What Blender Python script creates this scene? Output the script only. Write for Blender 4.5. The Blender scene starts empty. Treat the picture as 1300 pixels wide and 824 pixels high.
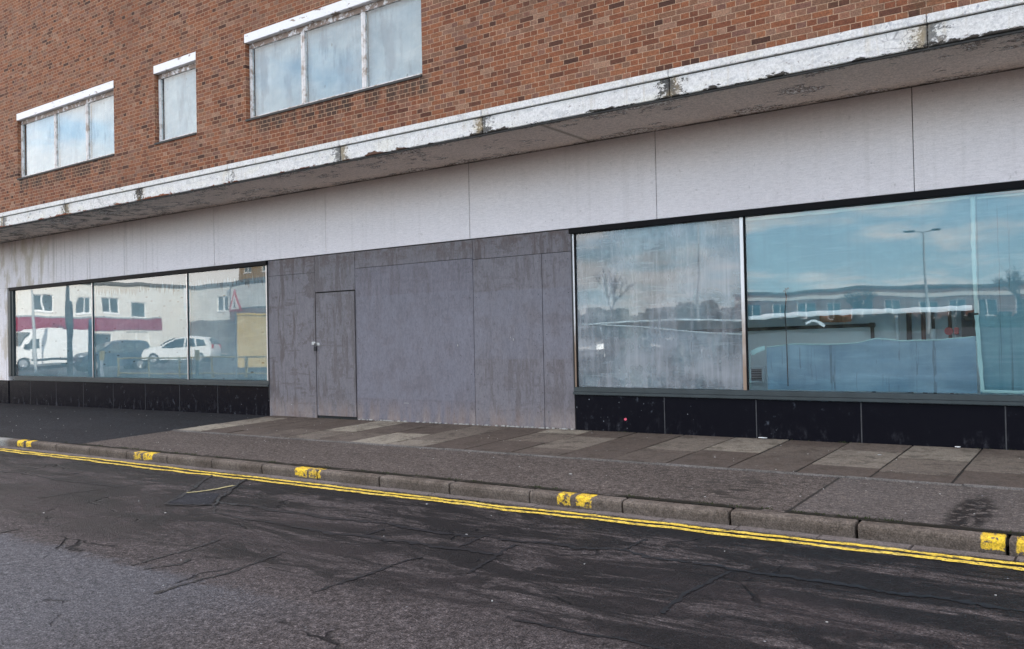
import bpy, bmesh, math, random
from mathutils import Vector, Matrix, noise as mnoise
random.seed(7)
SC = bpy.context.scene
COL = SC.collection
PI = math.pi
SL = 0.0055            # the street falls gently to the left
CAMZ = 1.466
WY = 9.75              # plane of the shop front
def gz(x, y):
    """height of the terrain"""
    b = SL * max(x, -30.0)
    t = min(max(-y - 1.5, 0.0), 40.0)
    return b + 0.038 * t
# ------------------------------------------------------------------ node helper
class MB_:
    def __init__(s, name):
        m = bpy.data.materials.new(name); m.use_nodes = True
        s.m = m; s.nt = m.node_tree; s.nt.nodes.clear()
        s.out = s.nt.nodes.new('ShaderNodeOutputMaterial')
        g = s.nt.nodes.new('ShaderNodeNewGeometry'); s.pos = g.outputs['Position']; s.nrm = g.outputs['Normal']
        sp = s.nt.nodes.new('ShaderNodeSeparateXYZ'); s.nt.links.new(s.pos, sp.inputs[0])
        s.x, s.y, s.z = sp.outputs
    def n(s, t, **k):
        nd = s.nt.nodes.new(t)
        for a, b in k.items(): setattr(nd, a, b)
        return nd
    def put(s, sock, v):
        if hasattr(v, 'is_output') or isinstance(v, bpy.types.NodeSocket): s.nt.links.new(v, sock)
        elif v is not None:
            if isinstance(v, (tuple, list)) and len(v) == 3 and sock.type == 'RGBA': v = (*v, 1)
            sock.default_value = v
    def f(s, op, a, b=None, c=None, clamp=False):
        nd = s.n('ShaderNodeMath', operation=op, use_clamp=clamp)
        s.put(nd.inputs[0], a)
        if b is not None: s.put(nd.inputs[1], b)
        if c is not None: s.put(nd.inputs[2], c)
        return nd.outputs[0]
    def add(s, a, b): return s.f('ADD', a, b)
    def sub(s, a, b): return s.f('SUBTRACT', a, b)
    def mul(s, a, b): return s.f('MULTIPLY', a, b)
    def mx(s, a, b): return s.f('MAXIMUM', a, b)
    def mn(s, a, b): return s.f('MINIMUM', a, b)
    def ss(s, v, lo, hi, a=0.0, b=1.0):
        nd = s.n('ShaderNodeMapRange', interpolation_type='SMOOTHSTEP')
        s.put(nd.inputs[0], v); s.put(nd.inputs[1], lo); s.put(nd.inputs[2], hi); s.put(nd.inputs[3], a); s.put(nd.inputs[4], b)
        return nd.outputs[0]
    def band(s, v, lo, hi, e):
        return s.mul(s.ss(v, lo - e, lo + e), s.ss(v, hi - e, hi + e, 1.0, 0.0))
    def vec(s, sx, sy, sz, warp=None, off=(0, 0, 0), src=None):
        nd = s.n('ShaderNodeMapping'); s.put(nd.inputs[0], src or s.pos)
        nd.inputs['Scale'].default_value = (sx, sy, sz); nd.inputs['Location'].default_value = off
        r = nd.outputs[0]
        if warp is not None:
            a = s.n('ShaderNodeVectorMath', operation='ADD'); s.put(a.inputs[0], r)
            b = s.n('ShaderNodeVectorMath', operation='SCALE'); s.put(b.inputs[0], warp[0]); b.inputs['Scale'].default_value = warp[1]
            s.put(a.inputs[1], b.outputs[0]); r = a.outputs[0]
        return r
    def noise(s, v, sc=1.0, det=4.0, ro=0.55, dist=0.0, col=False):
        nd = s.n('ShaderNodeTexNoise'); s.put(nd.inputs['Vector'], v)
        nd.inputs['Scale'].default_value = sc; nd.inputs['Detail'].default_value = det
        nd.inputs['Roughness'].default_value = ro; nd.inputs['Distortion'].default_value = dist
        return nd.outputs['Color' if col else 'Fac']
    def vor(s, v, sc=1.0, feat='F1', out='Distance', rnd=1.0):
        nd = s.n('ShaderNodeTexVoronoi', feature=feat); s.put(nd.inputs['Vector'], v)
        nd.inputs['Scale'].default_value = sc; nd.inputs['Randomness'].default_value = rnd
        return nd.outputs[out]
    def ramp(s, v, st, interp='LINEAR'):
        nd = s.n('ShaderNodeValToRGB'); nd.color_ramp.interpolation = interp
        el = nd.color_ramp.elements
        while len(el) < len(st): el.new(0.5)
        for e, (p, c) in zip(el, st):
            e.position = p; e.color = (*c, 1) if len(c) == 3 else c
        s.put(nd.inputs[0], v); return nd.outputs[0]
    def mix(s, fac, a, b, mode='MIX'):
        nd = s.n('ShaderNodeMix', data_type='RGBA', blend_type=mode, clamp_factor=True)
        s.put(nd.inputs[0], fac); s.put(nd.inputs[6], a); s.put(nd.inputs[7], b); return nd.outputs[2]
    def bump(s, h, strength=0.5, dist=0.01, nrm=None):
        nd = s.n('ShaderNodeBump'); s.put(nd.inputs['Height'], h)
        nd.inputs['Strength'].default_value = strength; nd.inputs['Distance'].default_value = dist
        if nrm: s.put(nd.inputs['Normal'], nrm)
        return nd.outputs[0]
    def grit(s, col, amt, s1=85, s2=32, flat=1.0):
        """fine mottling of the surface colour itself: stones, pores, dirt"""
        g = s.add(s.mul(s.noise(s.vec(1, 1, flat, off=(1, 9, 2)), s1, 2, 0.9), 0.6), s.mul(s.noise(s.vec(1, 1, flat, off=(6, 2, 2)), s2, 3, 0.8), 0.4))
        k = s.ss(g, 0.36, 0.64, 1.0 - amt, 1.0 + amt * 1.25)
        nd = s.n('ShaderNodeVectorMath', operation='SCALE'); s.put(nd.inputs[0], col); s.put(nd.inputs['Scale'], k); return nd.outputs[0]
    def principled(s, col, rough=0.8, nrm=None, metal=0.0, spec=0.5, final=True):
        nd = s.n('ShaderNodeBsdfPrincipled')
        s.put(nd.inputs['Base Color'], col); s.put(nd.inputs['Roughness'], rough); s.put(nd.inputs['Metallic'], metal)
        s.put(nd.inputs['Specular IOR Level'], spec)
        if nrm: s.put(nd.inputs['Normal'], nrm)
        if final: s.nt.links.new(nd.outputs[0], s.out.inputs[0])
        return nd.outputs[0]
    def final(s, sh): s.nt.links.new(sh, s.out.inputs[0])
def simple(name, col, rough=0.6, metal=0.0, var=0.12, sc=3.0, spec=0.3):
    b = MB_(name); n = b.noise(b.vec(1, 1, 1), sc, 5, 0.6)
    c = b.mix(n, tuple(v * (1 - var) for v in col), tuple(min(1, v * (1 + var)) for v in col))
    b.principled(c, rough, metal=metal, spec=spec); return b.m
M = {}
# ------------------------------------------------------------------ materials
def mat_brick():
    b = MB_('brickwork')
    cv = b.n('ShaderNodeCombineXYZ'); b.put(cv.inputs[0], b.add(b.x, b.y)); b.put(cv.inputs[1], b.z)
    wob = b.noise(b.vec(1, 1, 1), 5.0, 2, 0.5, col=True)
    v = b.vec(1, 1, 1, warp=(wob, 0.006), src=cv.outputs[0])
    def brick(c1, c2, mortar):
        nd = b.n('ShaderNodeTexBrick', offset=0.5, offset_frequency=2, squash=0.5, squash_frequency=2)
        b.put(nd.inputs['Vector'], v)
        for k, val in (('Color1', c1), ('Color2', c2), ('Mortar', mortar)): nd.inputs[k].default_value = (*val, 1)
        for k, val in (('Scale', 1.0), ('Mortar Size', 0.0052), ('Mortar Smooth', 0.25), ('Bias', 0.0), ('Brick Width', 0.2327), ('Row Height', 0.0717)):
            nd.inputs[k].default_value = val
        return nd
    br = brick((0, 0, 0), (1, 1, 1), (0.5, 0.5, 0.5))
    rnd = br.outputs['Color']; fac = br.outputs['Fac']
    col = b.ramp(rnd, [(0.0, (0.050, 0.024, 0.017)), (0.06, (0.100, 0.041, 0.025)), (0.18, (0.170, 0.060, 0.031)), (0.42, (0.225, 0.082, 0.039)),
                       (0.58, (0.245, 0.098, 0.048)), (0.70, (0.165, 0.088, 0.055)), (0.84, (0.245, 0.112, 0.068)), (0.93, (0.150, 0.072, 0.052)), (1.0, (0.290, 0.165, 0.105))])
    grain = b.noise(b.vec(1, 1, 1), 70, 4, 0.7)
    col = b.mix(b.ss(grain, 0.35, 0.65, 0.0, 0.50), col, b.mix(0.55, col, (0.06, 0.03, 0.025)))
    big = b.noise(b.vec(0.5, 0.5, 0.9), 0.8, 5, 0.6)
    col = b.mix(b.ss(big, 0.45, 0.75, 0.0, 0.5), col, b.mix(0.4, col, (0.07, 0.045, 0.035)))
    # dark scorch-like groups of bricks and damp under the sills
    clump = b.noise(b.vec(1.6, 1.6, 5.0), 1.0, 3, 0.6)
    col = b.mix(b.ss(clump, 0.60, 0.72, 0.0, 0.30), col, (0.075, 0.038, 0.030))
    stk = b.noise(b.vec(6, 6, 0.8), 1.0, 4, 0.6)
    for x0, x1 in ((-21.3, -17.0), (-12.8, -8.4)):
        under = b.mul(b.mul(b.band(b.x, x0, x1, 0.25), b.band(b.z, 4.3, 5.40, 0.12)), b.ss(stk, 0.42, 0.62))
        col = b.mix(b.mul(under, 0.55), col, b.mix(0.6, col, (0.10, 0.028, 0.018)))
        sill = b.mul(b.band(b.x, x0, x1, 0.12), b.mul(b.band(b.z, 5.16, 5.42, 0.08), b.ss(stk, 0.36, 0.6)))
        col = b.mix(b.mul(sill, 0.8), col, (0.035, 0.028, 0.022))
    damp = b.mul(b.ss(b.z, 4.95, 4.25), b.ss(b.noise(b.vec(1.2, 1.2, 3.0), 1.0, 5, 0.6), 0.45, 0.65))
    col = b.mix(b.mul(damp, 0.5), col, (0.085, 0.045, 0.030))
    moss = b.mul(b.ss(b.x, -3.3, -1.6), b.ss(b.noise(b.vec(1.1, 1.1, 2.6), 1.3, 5, 0.62), 0.5, 0.66))
    col = b.mix(b.mul(moss, 0.55), col, (0.085, 0.058, 0.032))
    mcol = b.mix(b.noise(b.vec(1, 1, 1), 2.2, 4, 0.6), (0.42, 0.265, 0.17), (0.28, 0.19, 0.13))
    mdirt = b.mx(b.ss(big, 0.5, 0.7), b.mx(damp, moss))
    mcol = b.mix(b.mul(mdirt, 0.7), mcol, (0.13, 0.085, 0.06))
    c = b.mix(fac, col, mcol)
    h = b.add(b.mul(fac, -1.0), b.mul(grain, 0.35))
    c = b.grit(c, 0.30, 60, 26)
    b.principled(c, 0.88, b.bump(h, 0.8, 0.008), spec=0.2)
    return b.m
M['brick'] = mat_brick()
JX0, JP = -1.39, 2.515        # joints of the canopy edge
def mat_fascia(name, cap):
    b = MB_(name)
    n1 = b.noise(b.vec(2, 2, 3), 3, 6, 0.65); fine = b.noise(b.vec(1, 1, 1), 40, 5, 0.7)
    c = b.mix(n1, (0.50, 0.485, 0.46), (0.70, 0.69, 0.67))
    c = b.mix(b.ss(b.noise(b.vec(1.2, 1.2, 5), 1.5, 5, 0.6), 0.5, 0.72, 0, 0.5), c, (0.62, 0.60, 0.50))
    # blue grey old paint showing
    pe = b.noise(b.vec(3, 3, 9, off=(3, 1, 2)), 1.6, 6, 0.65)
    c = b.mix(b.ss(pe, 0.565, 0.60, 0, 0.5), c, (0.42, 0.42, 0.42))
    chip = b.noise(b.vec(9, 9, 16, off=(5, 5, 5)), 1.0, 6, 0.75)
    c = b.mix(b.ss(chip, 0.60, 0.64, 0, 0.8), c, (0.17, 0.13, 0.11))
    run = b.noise(b.vec(18, 18, 1.5, off=(1, 5, 5)), 1.0, 4, 0.7)
    c = b.mix(b.ss(run, 0.54, 0.68, 0, 0.4), c, (0.44, 0.38, 0.29))
    jd = b.f('PINGPONG', b.sub(b.x, JX0), JP / 2)       # distance to the nearest joint
    near = b.mul(b.ss(jd, 0.34, 0.0), b.ss(b.noise(b.vec(1.1, 0, 0, off=(0.4, 0, 0)), 1.0, 1, 0.5), 0.30, 0.55, 0.35, 1.1))
    mm = b.noise(b.vec(15, 15, 20), 1.0, 7, 0.8)
    moss = b.ss(b.add(b.mul(near, 0.24), mm), 0.67, 0.70)
    if not cap:
        per = b.ss(b.noise(b.vec(0.4, 0.4, 0.4), 1.3, 2, 0.5), 0.35, 0.6)
        c = b.mix(b.mul(moss, b.add(0.75, b.mul(per, 0.25))), c, b.mix(b.ss(fine, 0.5, 0.75), (0.003, 0.0035, 0.003), (0.030, 0.022, 0.013)))
        och = b.mul(b.ss(jd, 0.3, 0.0), b.ss(b.noise(b.vec(6, 6, 2), 1.0, 3, 0.5), 0.45, 0.65))
        c = b.mix(b.mul(och, 0.35), c, (0.50, 0.36, 0.17))
        # rusted, flaked bottom edge
        low = b.ss(b.z, 4.075, 3.99)
        rn = b.noise(b.vec(3.5, 3.5, 9), 1.4, 6, 0.7)
        fl = b.ss(b.add(b.mul(low, b.ss(b.noise(b.vec(0.7, 0, 0, off=(2.1, 0, 0)), 1.0, 3, 0.6), 0.40, 0.60, 0.14, 0.35)), rn), 0.735, 0.765)
        c = b.mix(fl, c, b.mix(b.ss(b.x, -12, -6), (0.19, 0.055, 0.02), (0.030, 0.024, 0.018)))
        lf = b.mul(b.ss(b.x, -12.2, -14.0), b.ss(rn, 0.60, 0.66))
        c = b.mix(b.mul(lf, 0.75), c, (0.22, 0.25, 0.24))
        cr = b.mul(b.ss(b.vor(b.vec(7, 7, 11), 1.0, 'DISTANCE_TO_EDGE'), 0.035, 0.01), b.ss(b.noise(b.vec(1, 1, 1, off=(7, 0, 0)), 1.1, 2, 0.5), 0.55, 0.65))
        c = b.mix(b.mul(cr, 0.6), c, (0.16, 0.15, 0.15))
    else:
        sp = b.mul(b.ss(b.x, -2.6, -1.2, 0.25, 1.0), b.ss(b.noise(b.vec(14, 14, 9), 1.0, 5, 0.7), 0.56, 0.66))
        c = b.mix(b.mul(sp, 0.75), c, (0.20, 0.22, 0.26))
    c = b.mix(b.ss(fine, 0.60, 0.75, 0, 0.35), c, (0.30, 0.29, 0.28))
    c = b.grit(c, 0.14, 45, 20)
    b.principled(c, 0.65, b.bump(b.add(pe, b.mul(fine, 0.4)), 0.35, 0.006), spec=0.3)
    return b.m
M['fascia'] = mat_fascia('peeling_white_paint', False)
M['cap'] = mat_fascia('chipped_white_capping', True)
def mat_soffit():
    b = MB_('soffit_paint')
    n = b.noise(b.vec(1, 1, 1), 1.5, 6, 0.6); fine = b.noise(b.vec(1, 1, 1), 30, 4, 0.6)
    c = b.mix(n, (0.60, 0.50, 0.44), (0.78, 0.68, 0.61))
    pn = b.add(b.mul(b.noise(b.vec(1.4, 2.8, 1), 2.6, 8, 0.72, 0.6), 0.6), b.mul(b.noise(b.vec(0.9, 1.2, 1, off=(5, 2, 0)), 1.4, 2, 0.5), 0.4))
    edge = b.mx(b.ss(b.y, 8.75, 8.5), b.ss(b.y, 9.45, 9.75))
    pk = b.ss(b.add(pn, b.mul(edge, 0.09)), 0.575, 0.59)
    rim = b.mul(b.ss(b.add(pn, b.mul(edge, 0.09)), 0.560, 0.572), b.ss(b.add(pn, b.mul(edge, 0.09)), 0.575, 0.59, 1, 0))
    c = b.mix(pk, c, b.mix(b.ss(fine, 0.42, 0.6), (0.86, 0.83, 0.80), (0.30, 0.21, 0.165)))
    c = b.mix(rim, c, (0.035, 0.028, 0.024))
    left = b.mul(b.ss(b.x, -13, -16), b.ss(b.noise(b.vec(2, 2, 1), 1.8, 6, 0.7), 0.5, 0.6))
    c = b.mix(b.mul(left, 0.75), c, (0.05, 0.055, 0.045))
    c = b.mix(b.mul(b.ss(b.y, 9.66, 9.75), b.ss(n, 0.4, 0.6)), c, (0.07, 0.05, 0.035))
    j = b.band(b.x, -5.66, -5.60, 0.03)
    c = b.mix(b.mul(j, 0.6), c, (0.10, 0.08, 0.04))
    c = b.grit(c, 0.22, 45, 16)
    b.principled(c, 0.8, b.bump(b.add(b.mul(pk, -1.0), fine), 0.5, 0.006), spec=0.2); return b.m
M['soffit'] = mat_soffit()
def mat_render():
    b = MB_('white_wall_paint')
    n = b.noise(b.vec(0.6, 0.6, 0.8), 1.0, 4, 0.55)
    c = b.mix(n, (0.68, 0.635, 0.635), (0.80, 0.755, 0.75))
    tex = b.noise(b.vec(8, 8, 70), 1.0, 4, 0.65)
    c = b.mix(b.ss(tex, 0.42, 0.66, 0, 0.22), c, (0.46, 0.42, 0.42))
    st = b.noise(b.vec(11, 11, 0.35), 1.0, 4, 0.6)
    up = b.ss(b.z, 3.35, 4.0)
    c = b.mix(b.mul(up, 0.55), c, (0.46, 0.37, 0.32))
    lft = b.ss(b.x, -13.5, -20.0)
    c = b.mix(b.mul(b.ss(st, 0.5, 0.72), b.add(0.12, b.mul(lft, 0.55))), c, (0.36, 0.33, 0.30))
    och = b.mul(b.ss(b.x, -19.2, -20.5), b.ss(b.noise(b.vec(2, 2, 0.9), 1.7, 5, 0.6), 0.48, 0.62))
    c = b.mix(b.mul(och, 0.6), c, (0.40, 0.33, 0.22))
    sp = b.noise(b.vec(1, 1, 1), 22, 3, 0.6)
    c = b.mix(b.ss(sp, 0.70, 0.76, 0, 0.5), c, (0.22, 0.2, 0.2))
    c = b.mix(b.ss(b.noise(b.vec(1, 1, 1, off=(3, 3, 9)), 9, 6, 0.75), 0.62, 0.68, 0, 0.35), c, (0.30, 0.26, 0.24))
    c = b.grit(c, 0.10, 60, 22, 3.0)
    b.principled(c, 0.75, b.bump(tex, 0.18, 0.004), spec=0.25); return b.m
M['render'] = mat_render()
def mat_board(name, base, wear, seed, clean=None):
    b = MB_(name)
    n = b.noise(b.vec(1.2, 1.2, 1.2, off=(seed, 0, 0)), 1.3, 5, 0.6)
    vst = b.noise(b.vec(7, 7, 1.1, off=(seed, 2, 1)), 1.0, 6, 0.65)
    hst = b.noise(b.vec(2.0, 2.0, 16, off=(seed, 5, 1)), 1.0, 5, 0.6)
    blot = b.noise(b.vec(3.2, 3.2, 3.2, off=(seed, 9, 1)), 1.0, 6, 0.7)
    c = b.mix(n, tuple(v * 0.86 for v in base), tuple(v * 1.12 for v in base))
    w1 = b.ss(vst, 0.51, 0.60, 0, 0.80); w2 = b.ss(hst, 0.56, 0.63, 0, 0.55); w3 = b.ss(blot, 0.54, 0.59, 0, 0.65)
    w = b.mul(b.mx(b.mx(w1, w2), w3), wear)
    bare = b.mix(blot, (0.070, 0.056, 0.054), (0.115, 0.098, 0.096))
    c0 = c
    c = b.mix(w, c, bare)
    fn = b.noise(b.vec(60, 60, 6), 1.0, 3, 0.6)
    c = b.mix(b.ss(fn, 0.45, 0.7, 0, 0.25), c, tuple(v * 0.55 for v in base))
    if clean:                      # areas rolled over with fresher paint
        for x0, x1, z0, z1 in clean:
            jx = b.add(b.x, b.mul(b.sub(blot, 0.5), 0.05))
            k = b.mul(b.band(jx, x0, x1, 0.012), b.band(b.add(b.z, b.mul(b.sub(vst, 0.5), 0.05)), z0, z1, 0.012))
            c = b.mix(b.mul(k, b.ss(blot, 0.35, 0.65, 0.72, 0.25)), c, b.mix(n, (0.155, 0.154, 0.180), (0.178, 0.176, 0.202)))
    gr = b.ss(b.z, 0.60, 0.26)
    c = b.mix(b.mul(gr, b.ss(vst, 0.38, 0.58, 0, 0.75)), c, b.mix(blot, (0.11, 0.055, 0.035), (0.34, 0.31, 0.30)))
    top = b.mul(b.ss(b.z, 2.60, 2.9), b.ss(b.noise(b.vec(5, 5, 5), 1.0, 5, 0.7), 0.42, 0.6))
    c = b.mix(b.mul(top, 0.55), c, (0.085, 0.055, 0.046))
    spk = b.noise(b.vec(1, 1, 1, off=(seed, 3, 9)), 24, 5, 0.8)
    c = b.mix(b.ss(spk, 0.60, 0.66, 0, 0.6), c, (0.06, 0.045, 0.04)); c = b.mix(b.ss(spk, 0.36, 0.32, 0, 0.4), c, (0.30, 0.29, 0.31))
    c = b.grit(c, 0.12, 55, 18, 0.4)
    b.principled(c, 0.62, b.bump(b.add(vst, b.mul(fn, 0.3)), 0.3, 0.004), spec=0.25); return b.m
def mat_granite():
    b = MB_('black_granite')
    sp = b.vor(b.vec(1, 1, 1), 70); n = b.noise(b.vec(1, 1, 1), 9, 5, 0.7)
    c = b.mix(b.ss(sp, 0.06, 0.02), (0.006, 0.006, 0.009), (0.05, 0.05, 0.055))
    sc = b.mul(b.ss(n, 0.60, 0.70), b.ss(b.noise(b.vec(1, 1, 1), 1.1, 3, 0.5), 0.45, 0.6))
    c = b.mix(b.mul(sc, 0.5), c, (0.09, 0.10, 0.12))
    dr = b.mul(b.ss(b.z, 0.5, 0.15), b.ss(b.noise(b.vec(4, 4, 2), 2.0, 7, 0.75), 0.52, 0.7))
    c = b.mix(b.mul(dr, 0.30), c, (0.16, 0.16, 0.18))
    spl = b.mul(b.ss(b.vor(b.vec(1, 1, 1, off=(4, 4, 4)), 13), 0.10, 0.05), b.ss(b.noise(b.vec(1, 1, 1), 2.4, 2, 0.5), 0.56, 0.62))
    c = b.mix(b.mul(spl, 0.8), c, (0.35, 0.37, 0.40))
    b.principled(c, b.add(0.10, b.mul(n, 0.2)), b.bump(n, 0.05, 0.002), spec=0.10); return b.m
M['granite'] = mat_granite()
def asphalt(name, lo, hi, tint=(0.0, 0.0, 0.0), road=False, stones=0.5):
    b = MB_(name)
    n1 = b.noise(b.vec(0.35, 0.8, 1), 1.2, 6, 0.62)
    n2 = b.noise(b.vec(1, 1, 1), 7, 5, 0.7)
    ag = b.vor(b.vec(1, 1, 1), 85); agc = b.vor(b.vec(1, 1, 1), 85, out='Color')
    fine = b.add(b.mul(b.noise(b.vec(1, 1, 1), 95, 3, 0.8), 0.40), b.add(b.mul(b.noise(b.vec(1, 1, 1, off=(3, 3, 3)), 40, 3, 0.8), 0.34), b.mul(b.noise(b.vec(1, 1, 1, off=(3, 7, 3)), 17, 4, 0.8), 0.26)))
    c = b.mix(b.ss(n1, 0.3, 0.7), lo, hi)
    c = b.mix(b.ss(n2, 0.35, 0.7, 0, 0.35), c, tuple(v * 0.6 for v in lo))
    c = b.mix(b.ss(fine, 0.49, 0.62, 0, 0.85), c, tuple(min(1, v * 2.5) for v in hi))
    c = b.mix(b.mul(b.ss(ag, 0.45, 0.15), b.mul(b.ss(b.f('MULTIPLY', agc, 1.0), 0.35, 0.9), stones)), c, tuple(min(1, v * 2.6 + 0.02) for v in hi))
    c = b.mix(b.ss(fine, 0.50, 0.40, 0, 0.75), c, tuple(v * 0.35 for v in lo))
    # pale chips
    ch = b.vor(b.vec(1, 1, 1, off=(2, 5, 0)), 9.0)
    c = b.mix(b.mul(b.ss(ch, 0.075, 0.04), b.ss(b.noise(b.vec(1, 1, 1), 1.7, 3, 0.6), 0.50, 0.62)), c, (0.33, 0.33, 0.34))
    rough = 0.82
    if road:
        # lighter dressed lane beyond the ragged edge in the foreground
        ly = b.add(b.y, b.mul(b.sub(b.noise(b.vec(1.3, 1.3, 1), 4.0, 7, 0.78), 0.5), 0.6))
        # dark stretched patches worn along the direction of travel
        st = b.noise(b.vec(0.8, 2.6, 1), 1.0, 8, 0.72, 0.9)
        st2 = b.noise(b.vec(1.5, 7.5, 1, off=(3, 1, 0)), 1.0, 8, 0.72, 1.0)
        dk = b.mx(b.ss(b.add(st, b.mul(b.sub(fine, 0.5), 0.35)), 0.465, 0.520), b.mul(b.ss(b.add(st2, b.mul(b.sub(fine, 0.5), 0.35)), 0.51, 0.56), 0.9))
        dk = b.mul(dk, b.ss(ly, 3.45, 3.75))
        c = b.mix(b.mul(dk, 0.90), c, b.mix(fine, (0.002, 0.002, 0.0022), (0.012, 0.011, 0.012)))
        # open-textured tar against the lines
        ed = b.mul(b.band(b.add(b.y, b.mul(b.sub(n2, 0.5), 0.25)), 5.62, 5.9, 0.05), b.ss(b.noise(b.vec(0.8, 1, 1), 1.0, 3, 0.6), 0.42, 0.56))
        c = b.mix(b.mul(ed, 0.85), c, b.mix(b.ss(fine, 0.5, 0.7), (0.008, 0.008, 0.009), (0.05, 0.05, 0.05)))
        brn = b.mul(b.band(b.y, 3.6, 4.9, 0.4), b.ss(b.noise(b.vec(0.5, 1.4, 1, off=(9, 9, 0)), 1.0, 4, 0.6), 0.42, 0.6))
        c = b.mix(b.mul(brn, 0.5), c, b.mix(fine, (0.016, 0.012, 0.013), (0.055, 0.044, 0.044)))
        lt = b.mul(b.ss(ly, 3.30, 3.14), b.ss(b.x, -3.2, -5.0))
        c = b.mix(b.mul(lt, 0.75), c, b.mix(b.ss(fine, 0.35, 0.65), (0.035, 0.036, 0.041), (0.135, 0.136, 0.15)))
        # hair cracks
        wp = b.noise(b.vec(1, 1, 1), 2.5, 3, 0.6, col=True)
        cr = b.vor(b.vec(0.62, 1.15, 1, warp=(wp, 0.22)), 1.0, 'DISTANCE_TO_EDGE')
        crm = b.mul(b.ss(cr, 0.016, 0.003), b.ss(b.noise(b.vec(1, 1, 1), 1.3, 4, 0.6), 0.50, 0.60))
        c = b.mix(b.mul(crm, 0.85), c, (0.006, 0.006, 0.007))
        rough = b.ss(dk, 0, 1, 0.80, 0.55)
        h = b.sub(b.add(b.mul(ag, -0.5), b.mul(fine, 0.8)), b.mul(crm, 2.0))
    else:
        h = b.add(b.mul(ag, -0.5), b.mul(fine, 0.8))
    c = b.grit(c, 0.52, 85, 26)
    b.principled(c, rough, b.bump(h, 1.0, 0.010), spec=0.14)
    return b
M['road'] = asphalt('worn_road_asphalt', (0.034, 0.0285, 0.028), (0.066, 0.056, 0.055), road=True).m
def mat_footway():
    b = asphalt('footway_asphalt', (0.056, 0.0455, 0.0395), (0.086, 0.071, 0.063), stones=0.7)
    pr = [n for n in b.nt.nodes if n.type == 'BSDF_PRINCIPLED'][0]
    src = pr.inputs['Base Color'].links[0].from_socket
    n = b.noise(b.vec(1, 1, 1), 14, 6, 0.75); n3 = b.noise(b.vec(1, 1, 1), 3.0, 5, 0.7)
    c = b.mix(b.mul(b.ss(b.x, -2.09, -2.06), 0.16), src, (0.15, 0.14, 0.138))
    # mossy dirt line against the kerb, crumbled patch, damp stain, joint
    yb = b.add(b.y, b.mul(b.sub(n, 0.5), 0.10))
    c = b.mix(b.mul(b.ss(yb, 6.445, 6.40), b.ss(n3, 0.36, 0.5)), c, (0.018, 0.016, 0.011))
    jx = b.add(b.x, b.mul(b.sub(n, 0.5), 0.03))
    c = b.mix(b.mul(b.band(jx, -2.095, -2.07, 0.006), 0.85), c, (0.02, 0.018, 0.016))
    d1 = b.f('SQRT', b.add(b.f('POWER', b.mul(b.add(b.x, 2.75), 1.6), 2.0), b.f('POWER', b.mul(b.sub(b.y, 7.0), 1.3), 2.0)))
    c = b.mix(b.mul(b.ss(d1, 1.0, 0.3), b.ss(b.noise(b.vec(2.2, 7, 1), 1.6, 5, 0.7), 0.50, 0.58)), c, (0.035, 0.030, 0.026))
    d2 = b.f('SQRT', b.add(b.f('POWER', b.mul(b.add(b.x, b.add(0.93, b.mul(b.sub(n3, 0.5), 0.3))), 5.5), 2.0), b.f('POWER', b.mul(b.sub(b.y, 6.85), 1.15), 2.0)))
    c = b.mix(b.mul(b.ss(d2, 1.0, 0.45), b.ss(n, 0.40, 0.52)), c, (0.018, 0.015, 0.014))
    b.put(pr.inputs['Base Color'], c)
    return b.m
M['footway'] = mat_footway()
M['new_tarmac'] = asphalt('dark_tarmac', (0.010, 0.0105, 0.0125), (0.018, 0.0185, 0.022), stones=0.35).m
M['patch'] = asphalt('patch_tarmac', (0.022, 0.020, 0.020), (0.040, 0.037, 0.037), stones=0.5).m
M['patch_dark'] = asphalt('patch_tarmac_dark', (0.014, 0.015, 0.018), (0.026, 0.027, 0.033), stones=0.3).m
M['far_asphalt'] = asphalt('car_park_asphalt', (0.05, 0.05, 0.052), (0.085, 0.085, 0.09)).m
M['tar'] = simple('crack_sealer', (0.010, 0.010, 0.012), 0.5, var=0.5, sc=20)
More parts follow.
